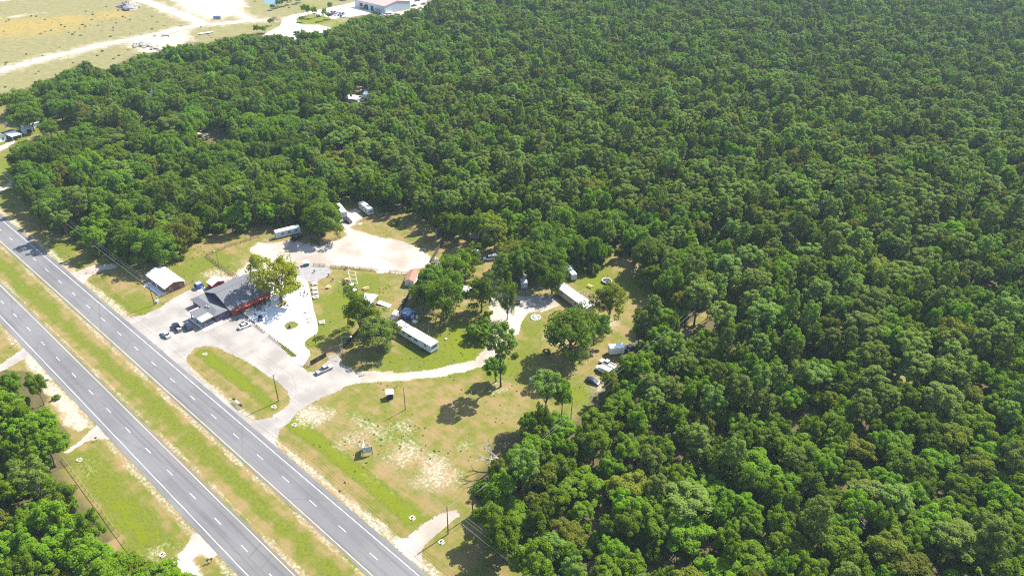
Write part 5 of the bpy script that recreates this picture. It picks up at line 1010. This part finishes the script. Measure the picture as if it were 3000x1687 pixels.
# trampoline
_x, _y = G(1778, 822, .7); _o = thing('trampoline', 'round trampoline with pale frame on the grass behind the tan home', 'trampoline', _x, _y)
MB().tube((0, 0, .82), (0, 0, .84), 1.7, 1.7, 24).build('mat', m_black, _o)
_t = MB(); _t.loft([[((1.85+.14*math.cos(b))*math.cos(a), (1.85+.14*math.cos(b))*math.sin(a), .85+.07*math.sin(b)) for b in [6.283*j/6 for j in range(6)]] for a in [6.283*i/24 for i in range(25)]], False); _t.build('pad_ring', m_trimw, _o)
for _k in range(6): a = _k*1.047; MB().tube((1.9*math.cos(a), 1.9*math.sin(a), 0), (1.9*math.cos(a), 1.9*math.sin(a), 2.4), .035, .035, 6).build('net_post', m_black, _o)
# ring of stones
_x, _y = G(1569, 930, .1); _o = thing('stone_fire_ring', 'ring of pale stones around a fire pit on the dry grass', 'fire pit', _x, _y)
for _k in range(13):
    a = _k/13*6.283; q = rnd.uniform(.28, .45); MB().loft([[(r*math.cos(t), r*math.sin(t)*.8, z) for t in [6.283*i/7 for i in range(7)]] for r, z in ((q, 0), (q*1.05, q*.5), (q*.6, q*.95))]).build('stone', m_cblock if False else m_roofw, _o, (1.65*math.cos(a), 1.65*math.sin(a), -.02), a)
MB().loft([[(r*math.cos(t), r*math.sin(t), z) for t in [6.283*i/9 for i in range(9)]] for r, z in ((1.0, 0), (.6, .45), (.1, .6))]).build('ash_heap', m_roofw, _o)
# camper shell, brush pile, tank and clutter
_o = thing('camper_shell', 'white camper shell set down beside the brush pile', 'camper shell', -169.3, 135.5, 0, R(114)); MB().loft([ring(x, .95, 0, z, .25) for x, z in ((-1.5, 1.2), (-1.4, 1.5), (1.2, 1.5), (1.5, 1.2))]).build('shell', m_trimw, _o)
for _s in (-1, 1): MB().box(0, _s*.96, .95, 1.6, .04, .4).build('side_window', m_glass, _o)
_x, _y = G(1157, 938); _o = thing('brush_pile', 'heap of grey cut branches beside the long white mobile home', 'brush pile', _x, _y); _b = MB()
for _k in range(170):
    a = rnd.uniform(0, 6.28); r0 = rnd.uniform(0, 2.6); z = rnd.uniform(0, 1.3)*(1-r0/3.2); d = rnd.uniform(0, 6.28); l = rnd.uniform(.6, 2.0); _b.tube((r0*math.cos(a), r0*math.sin(a), z), (r0*math.cos(a)+l*math.cos(d), r0*math.sin(a)+l*math.sin(d), max(.02, z+rnd.uniform(-.5, .6))), .05, .02, 4, False)
_b.build('branches', m_dead, _o, kind='stuff')
_x, _y = G(1221, 929, .6); _o = thing('gas_tank', 'upright white gas tank beside the blue shed', 'tank', _x, _y); MB().loft([[(r*math.cos(t), r*math.sin(t), z) for t in [6.283*i/12 for i in range(12)]] for r, z in ((.4, .05), (.45, .2), (.45, 1.2), (.3, 1.4), (.08, 1.45))]).build('vessel', m_trimw, _o); MB().tube((0, 0, 1.42), (0, 0, 1.6), .08, .08, 8).build('valve', m_steel, _o)
_x, _y = G(1214, 941, .3); _o = thing('covered_mower', 'pale tarpaulin heap in front of the blue shed', 'tarpaulin', _x, _y); MB().loft([[(r*math.cos(t)*1.3, r*math.sin(t), z) for t in [6.283*i/9 for i in range(9)]] for r, z in ((.75, 0), (.7, .45), (.45, .85), (.1, .95))]).build('cover', m_roofw, _o); MB().box(.8, .5, .25, .6, .5, .5, .4).build('cover_fold', m_trimw, _o)
_x, _y = G(1307, 993, .2); _o = thing('bucket', 'white bucket lying on the lawn', 'bucket', _x, _y); MB().loft([[(r*math.cos(t), r*math.sin(t), z) for t in [6.283*i/12 for i in range(12)]] for r, z in ((.3, 0), (.36, .5))]).build('pail', m_trimw, _o); MB().tube((-.36, 0, .5), (.36, 0, .56), .02, .02, 5).build('handle', m_steel, _o)
# kiosk
_o = thing('well_house', 'small dark pump house with flat white roof in the dry field', 'hut', -137.4, 105.2, 0, R(53)); MB().box(0, 0, 1.05, 1.9, 1.75, 2.15).build('wall', mat('dark_plum_board', (.05, .035, .06), .8, var=.2), _o); MB().slab([(-1.2, -1.1, 2.2), (1.2, -1.1, 2.2), (1.2, 1.1, 2.45), (-1.2, 1.1, 2.45)], .12).build('roof', m_galv, _o); MB().box(0, -.9, .95, .8, .05, 1.8).build('door', m_dark, _o)
# V-shaped sign
_o = thing('roadside_sign', 'v-shaped grey sign board on posts in the dry field', 'sign', -124.6, 85.2)
_ap = (.2, -1.3); _b1 = (-1.9, 1.0); _b2 = (1.6, .9)
for _q, _mm in ((_b1, m_trimw), (_b2, mat('sign_face_grey', (.34, .37, .41), .6, scale=1.4, col2=(.44, .47, .50)))):
    an = math.atan2(_q[1]-_ap[1], _q[0]-_ap[0]); l = math.hypot(_q[0]-_ap[0], _q[1]-_ap[1]); c = ((_q[0]+_ap[0])/2, (_q[1]+_ap[1])/2)
    f = MB().box(0, 0, 2.35, l, .10, 1.5).build('sign_face', _mm, _o, (c[0], c[1], 0), an); MB().box(0, 0, 1.25, l, .12, .65).build('lower_band', mat('sign_cream', (.52, .46, .33), .7, var=.05), _o, (c[0], c[1], 0), an)
    MB().box(0, 0, 3.13, l+.06, .16, .08).build('cap_strip', m_steel, f)
for _q in (_ap, _b1, _b2): MB().box(_q[0], _q[1], 1.5, .14, .14, 3.1).build('post', m_darkwood, _o)
MB().tube((*_b1, 3.0), (*_b2, 3.0), .04, .04, 5).build('tie_bar', m_steel, _o)
# mailboxes
def mailbox(label, px, py, m, rz=R(-90), group=None, plan=None):
    x, y = plan or G(px, py); o = thing('mailbox', label, 'mailbox', x, y, 0, rz, group); MB().box(0, 0, .5, .1, .1, 1.05).build('post', m_wood, o)
    MB().loft([[(x_, y_, z_) for y_, z_ in ((-.17, 1.0), (.17, 1.0), (.17, 1.2), (.1, 1.32), (-.1, 1.32), (-.17, 1.2))] for x_ in (-.3, .35)]).build('box', m, o); MB().box(.1, .19, 1.25, .04, .02, .22).build('flag', m_tail, o)
_a, _b = G(686, 1176), G(709, 1196)
for _k in range(8): mailbox('mailbox in the roadside row beside the grass island', 0, 0, [m_black, m_black, m_trimw, m_trimw, m_trimw, m_pale, m_black, m_black][_k], group='row of roadside mailboxes', plan=(_a[0]+(_b[0]-_a[0])*_k/7, _a[1]+(_b[1]-_a[1])*_k/7))
mailbox('single mailbox by the shaded driveway', 283, 1290, m_black, R(-90)); mailbox('white mailbox on the left roadside', 40, 1015, m_trimw, R(90)); mailbox('dark mailbox at the south driveway, nearer the thicket', 610, 1648, m_black, R(90)); mailbox('dark mailbox at the south driveway, nearer the highway', 621, 1645, m_black, R(90))
def roadsign(label, px, py, m, w=.6, h=1.9, rot=0):
    x, y = G(px, py); o = thing('road_sign', label, 'sign', x, y, 0, rot); MB().box(0, 0, h/2, .06, .06, h).build('post', m_steel, o); MB().box(.04, 0, h-.2, .03, w, w, 0, 0, R(45) if 'diamond' in label else 0).build('plate', m, o)
roadsign('small orange diamond marker on the house lawn', 343, 871, mat('orange_sign', (.75, .28, .02), .5)); roadsign('small dark notice plate beside the green swale', 1013, 1428, m_darkwood, .7, 2.2, R(-90)); roadsign('thin white marker post on the median edge', 118, 1020, m_trimw, .2, 1.0); roadsign('small notice stake on the swale bank', 1117, 1422, m_darkwood, .2, 1.2)
# culvert headwalls
for _k, (_px, _py, _l) in enumerate(((601, 1037, 'upper end of the island swale'), (803, 1191, 'lower end of the island swale'), (863, 1244, 'upper end of the long swale'), (1208, 1516, 'lower end of the long swale'), (1293, 1586, 'shaded roadside pole'), (233, 1346, 'left roadside swale top'), (476, 1624, 'left roadside swale foot'))):
    _x, _y = G(_px, _py); _o = thing('culvert_headwall', 'pale concrete culvert mouth at the '+_l, 'culvert', _x, _y, 0, 0)
    MB().prism([(-.9, -.5), (-.4, -.75), (.5, -.7), (.95, -.3), (.85, .5), (.2, .75), (-.6, .6)], -.2, .08).build('apron_slab', m_cblock, _o); MB().box(.45, 0, .2, .3, 1.1, .4).build('headwall', m_cblock, _o); MB().box(.1, 0, .13, .8, .55, .1).build('pipe_mouth', m_dark, _o)
# ------------------------------------------------------------------ far left works and car park
def blob(name, label, cat, px, py, rx, ry, h, m, seed=3, part='heap'):
    x, y = G(px, py); o = thing(name, label, cat, x, y); r = np.random.default_rng(seed); n, k = 22, 9; V = []; F = []
    for j in range(k):
        t = j/(k-1); zz = h*(t**.9); rr = (1-t)**.95
        for i in range(n): a = 6.283*i/n; q = rr*(1+.18*math.sin(3*a+seed)+.1*r.normal()); V.append((rx*q*math.cos(a), ry*q*math.sin(a), zz-.05+.04*h*r.normal()*(0 < j < k-1)))
    for j in range(k-1):
        for i in range(n): F.append((j*n+i, j*n+(i+1) % n, (j+1)*n+(i+1) % n, (j+1)*n+i))
    MB().add(V, F).build(part, m, o); return o
_g = mat('gravel_heap', (.22, .20, .19), .95, var=.25, scale=.8)
_o = blob('gravel_pile', 'grey gravel heap at the edge of the far field', 'gravel pile', 378, 22, 13, 9, 5.5, _g); MB().loft([[(x, y, z) for x, y in ((5, -9), (13, -9.5), (14, -6), (6, -5.5))] for z in (0, 1.2)]).build('dark_spoil', m_darkwood, _o)
blob('earth_pile', 'brown earth heap beside the cul-de-sac', 'earth pile', 808, 57, 6, 4, 2.2, mat('earth_brown', (.20, .13, .09), .95, var=.3, scale=1), 8)
def slabs(label, px, py, n, spread, seed):
    r = random.Random(seed); x, y = G(px, py); o = thing('concrete_rubble', label, 'rubble', x, y)
    for k in range(n): MB().box(r.gauss(0, spread), r.gauss(0, spread*.6), .4+r.random()*.6, r.uniform(1.5, 4.5), r.uniform(1, 2), r.uniform(.4, .9), r.uniform(0, 3), r.uniform(-.2, .2)).build('slab', m_cblock if k % 3 else m_steel, o)
slabs('heap of concrete slabs beside the dirt road, larger', 407, 134, 22, 5, 1); slabs('heap of concrete slabs near the oak edge, smaller', 458, 142, 11, 3, 2); slabs('few pipes and slabs lying across the dirt road', 478, 107, 4, 4, 3)
_x, _y = G(637, 56); _o = thing('site_container', 'pale blue site container on the bare sand', 'container', _x, _y, 0, R(50)); MB().box(0, 0, 1.35, 6, 2.5, 2.6).build('box', m_bluer, _o); MB().box(3.02, 0, 1.35, .06, 2.2, 2.3).build('door', m_steel, _o)
_x, _y = G(602, 100); _o = thing('white_pipe', 'long white pipe lying on the bare ground', 'pipe', _x, _y, 0, R(80)); MB().tube((-6, 0, .6), (6, 0, .6), .6, .6, 12).build('barrel', m_trimw, _o); MB().tube((5.6, 0, .6), (6.2, 0, .6), .7, .7, 12).build('socket', m_trimw, _o)
_w = mat('pond_water', (.05, .11, .17), .08, spec=.6); MB().prism(GP([(774, 9), (776, -14), (826, -14), (822, 6), (812, 12), (794, 14)]), -.2, .02).build('pond', _w, kind='structure')
for _k, (_px, _py, _h) in enumerate(((817, 24.5, 8), (824.5, 20, 7), (841, 18.5, 8.5), (854, 14.5, 7.5), (872, 12, 6.5), (882, 8, 6.5), (800, 30, 5))):
    lone(_px, _py, 'b_hard%d' % (_k % 4), 2.6, _h, 'dark conical evergreen in the row by the pond', 'tree', 'evergreen_tree', 'oak', 'evergreens by the pond')
for _k, (_px, _py, _h) in enumerate(((891, 43, 9), (904, 48, 10), (922, 54, 10), (953, 62, 10), (969, 32, 8), (966, 58, 6), (795, 76, 6), (754, 101, 7), (775, 98, 6), (885, 66, 5))):
    lone(_px, _py, 'b_hard%d' % (_k % 4), 2.7, _h, 'young street tree planted round the cul-de-sac', 'tree', 'street_tree', 'hard', 'street trees by the cul-de-sac')
for _k in range(9): lone(965+12*_k+rnd.uniform(-2, 2), -12+5.5*_k*.6+rnd.uniform(-1, 1), 'b_hard%d' % (_k % 4), 3.2, 6, 'shrubby tree in the hedge before the works yard', 'tree', 'hedge_tree', 'oak', 'hedge trees by the works yard') if _k < 5 else None
_cs = [P_WH, P_BK, P_RED, P_SIL, P_GRY, P_NAVY, P_WH, P_BL, P_WH, P_GRY, P_BK]; _cn = ['white', 'black', 'red', 'silver', 'grey', 'navy', 'white', 'blue', 'white', 'grey', 'black']
for _k in range(11):
    _px = 962+8.2*(_k % 6)+(3 if _k > 5 else 0); _py = 34+1.4*(_k % 6)+(6.5 if _k > 5 else 0)
    vehicle([sedan, suv, pickup][_k % 3], _cs[_k], '%s %s in the far car park rows' % (_cn[_k], ['car', 'suv', 'pickup'][_k % 3]), ['car', 'suv', 'pickup truck'][_k % 3], (_px, _py+1.6), (_px+6, _py-1.8), ['parked_car', 'parked_suv', 'pickup_truck'][_k % 3], group='vehicles in the far car park')
vehicle(suv, P_NAVY, 'dark suv parked alone at the car park corner', 'suv', (928, 49), (940, 47), 'parked_suv'); vehicle(pickup, P_WH, 'white pickup parked at the warehouse door', 'pickup truck', (1112, 47), (1128, 44), 'pickup_truck')
for _k, (_px, _py, _p, _n) in enumerate(((1212, 17, P_DK, 'plum'), (1222, 2, P_NAVY, 'navy'), (1232, 24, P_SIL, 'silver'), (1240, 12, P_GRY, 'grey'))): vehicle(pickup, _p, '%s pickup in the works yard behind the warehouse' % _n, 'pickup truck', (_px-6, _py+1), (_px+8, _py-1), 'pickup_truck')
_x, _y = G(1062, 27); _o = thing('red_machine', 'red machinery standing outside the warehouse doors', 'machinery', _x, _y, 0, R(10)); MB().box(0, 0, 1.6, 5, 2.4, 2.2).build('body', P_RED, _o); MB().box(2.6, 0, 2.6, 1.6, 2.0, 1.6).build('cab', m_glass, _o); wheels(_o, (-1.6, 1.6), 1.2, .6, .4)
# flag on its pole
_x, _y = G(1053, 42); _o = thing('flagpole', 'tall steel flagpole in front of the warehouse', 'flagpole', _x, _y); MB().tube((0, 0, 0), (0, 0, 24), .18, .1, 8).build('shaft', m_steel, _o); MB().tube((0, 0, 0), (0, 0, .3), .6, .6, 10).build('base', m_conc, _o); MB().tube((0, 0, 24), (0, 0, 24.3), .2, .05, 8).build('finial', m_steel, _o)
def flag():
    m = bpy.data.materials.new('flag_cloth'); m.use_nodes = True; t = m.node_tree; N = t.nodes.new; L = t.links.new; b = t.nodes['Principled BSDF']; b.inputs['Roughness'].default_value = .8
    at = N('ShaderNodeAttribute'); at.attribute_name = 'fv'; au = N('ShaderNodeAttribute'); au.attribute_name = 'fu'
    a = N('ShaderNodeMath'); a.operation = 'MULTIPLY'; a.inputs[1].default_value = 6.5; L(at.outputs['Fac'], a.inputs[0]); f = N('ShaderNodeMath'); f.operation = 'FRACT'; L(a.outputs[0], f.inputs[0]); g = N('ShaderNodeMath'); g.operation = 'GREATER_THAN'; g.inputs[1].default_value = .5; L(f.outputs[0], g.inputs[0])
    mx = N('ShaderNodeMixRGB'); mx.inputs[1].default_value = (.45, .03, .05, 1); mx.inputs[2].default_value = (.75, .75, .75, 1); L(g.outputs[0], mx.inputs[0])
    c1 = N('ShaderNodeMath'); c1.operation = 'LESS_THAN'; c1.inputs[1].default_value = .4; L(au.outputs['Fac'], c1.inputs[0]); c2 = N('ShaderNodeMath'); c2.operation = 'GREATER_THAN'; c2.inputs[1].default_value = .46; L(at.outputs['Fac'], c2.inputs[0]); c3 = N('ShaderNodeMath'); c3.operation = 'MULTIPLY'; L(c1.outputs[0], c3.inputs[0]); L(c2.outputs[0], c3.inputs[1])
    m2 = N('ShaderNodeMixRGB'); m2.inputs[2].default_value = (.02, .03, .14, 1); L(c3.outputs[0], m2.inputs[0]); L(mx.outputs[0], m2.inputs[1]); L(m2.outputs[0], b.inputs['Base Color'])
    n, k = 26, 14; V = []; U = []; W = []
    for i in range(n):
        for j in range(k): u, v = i/(n-1), j/(k-1); V.append((u*4.2, .8*math.sin(u*9+v)*u, -9*(1-v)*(1-.15*u)-2.2*u*u)); U.append(u); W.append(v)
    I = np.arange(n*k).reshape(n, k); F = np.stack([I[:-1, :-1], I[1:, :-1], I[1:, 1:], I[:-1, 1:]], -1).reshape(-1, 4)
    o = link('flag', np_mesh('flag', V, F, m, dict(fu=U, fv=W), True), None, (_x+.15, _y, 23.6), R(-30)); tag(o, 'large striped red and white flag hanging from the flagpole', 'flag')
flag()
# dead trees
def dead(label, px, py, h, seed):
    r = random.Random(seed); x, y = G(px, py); o = thing('dead_tree', label, 'tree', x, y); mb = MB()
    def br(p, d, l, rad, dep):
        q = tuple(p[i]+d[i]*l for i in range(3)); mb.tube(p, q, rad, rad*.6, 5, False)
        if dep: 
            for _ in range(3 if dep > 1 else 2):
                e = [d[i]+r.uniform(-.75, .75) for i in range(3)]; e[2] = abs(e[2])*.8+.1; m_ = math.sqrt(sum(c*c for c in e)); br(q, [c/m_ for c in e], l*r.uniform(.55, .85), rad*.6, dep-1)
    br((0, 0, -.2), (r.uniform(-.1, .1), r.uniform(-.1, .1), 1), h*.36, .42, 4); mb.build('trunk', m_dead, o)
dead('bare grey dead tree above the homestead oaks', 436, 345, 17, 4); dead('dead branching snag at the wood corner', 1455, 1368, 10, 6); dead('leafless grey tree deep in the far woods', 1365, 375, 16, 9); dead('pale dead tree at the lot corner', 1278, 700, 9, 12); dead('bare snag in the right-hand woods', 2480, 1570, 11, 15); dead('grey snag in the right-hand pines', 2540, 1010, 8, 17)
# weeds of the far field
def weeds():
    n = 900; X = rng.uniform(-900, -420, n); Y = rng.uniform(120, 520, n); p = PJ(np.stack([X, Y, 0*X], -1)); k = (sdist(p[:, 0], p[:, 1], OPEN_FIELD) > 4) & (p[:, 0] > -200) & (p[:, 1] > -150) & (vnoise(X, Y, 40, 2) > .46)
    for l in (L_FT1, L_FT2, L_FT3): k &= ldist(X, Y, l) > 7
    k &= (sdist(X, Y, A_CUL) < -3) & (sdist(X, Y, A_YARD) < -2)
    X, Y = X[k], Y[k]; s = rng.uniform(.15, .5, len(X)); return np.stack([X, Y, 0*X+4, s*2.1, s*2.0], -1)
mass('field_weeds', weeds(), 'scattered low weeds across the far field', 'weeds')
def tussocks():
    n = 3600; X = rng.uniform(-330, -40, n); Y = rng.uniform(72, 205, n); p = PJ(np.stack([X, Y, 0*X], -1)); k = (sdist(p[:, 0], p[:, 1], OPEN_MAIN) > 3) & (vnoise(X, Y, 16, 2) > .52)
    for q in (A_APRON, A_LOT, A_TRK, A_PATIO, A_PAD, A_DRV2): k &= sdist(X, Y, q) < -.5
    k &= ~((X > -232) & (X < -208) & (Y > 83) & (Y < 116)); X, Y = X[k], Y[k]; s = rng.uniform(.04, .13, len(X)); return np.stack([X, Y, 0*X+4, s*2.1, s*1.6], -1)
mass('grass_tussocks', tussocks(), 'small weedy tussocks in the dry grass', 'grass')
# ------------------------------------------------------------------ haze: a closed box of even air round the camera and the whole place
def haze():
    m = bpy.data.materials.new('haze_air'); m.use_nodes = True; t = m.node_tree; t.nodes.clear()
    o_ = t.nodes.new('ShaderNodeOutputMaterial'); v = t.nodes.new('ShaderNodeVolumePrincipled'); v.inputs['Color'].default_value = (0.70, 0.90, 1.0, 1); v.inputs['Density'].default_value = 0.000085; v.inputs['Anisotropy'].default_value = 0.0
    t.links.new(v.outputs[0], o_.inputs['Volume'])
    MB().box(0, 0, 80, 18400, 18400, 162).build('haze', m, kind='stuff')
haze()
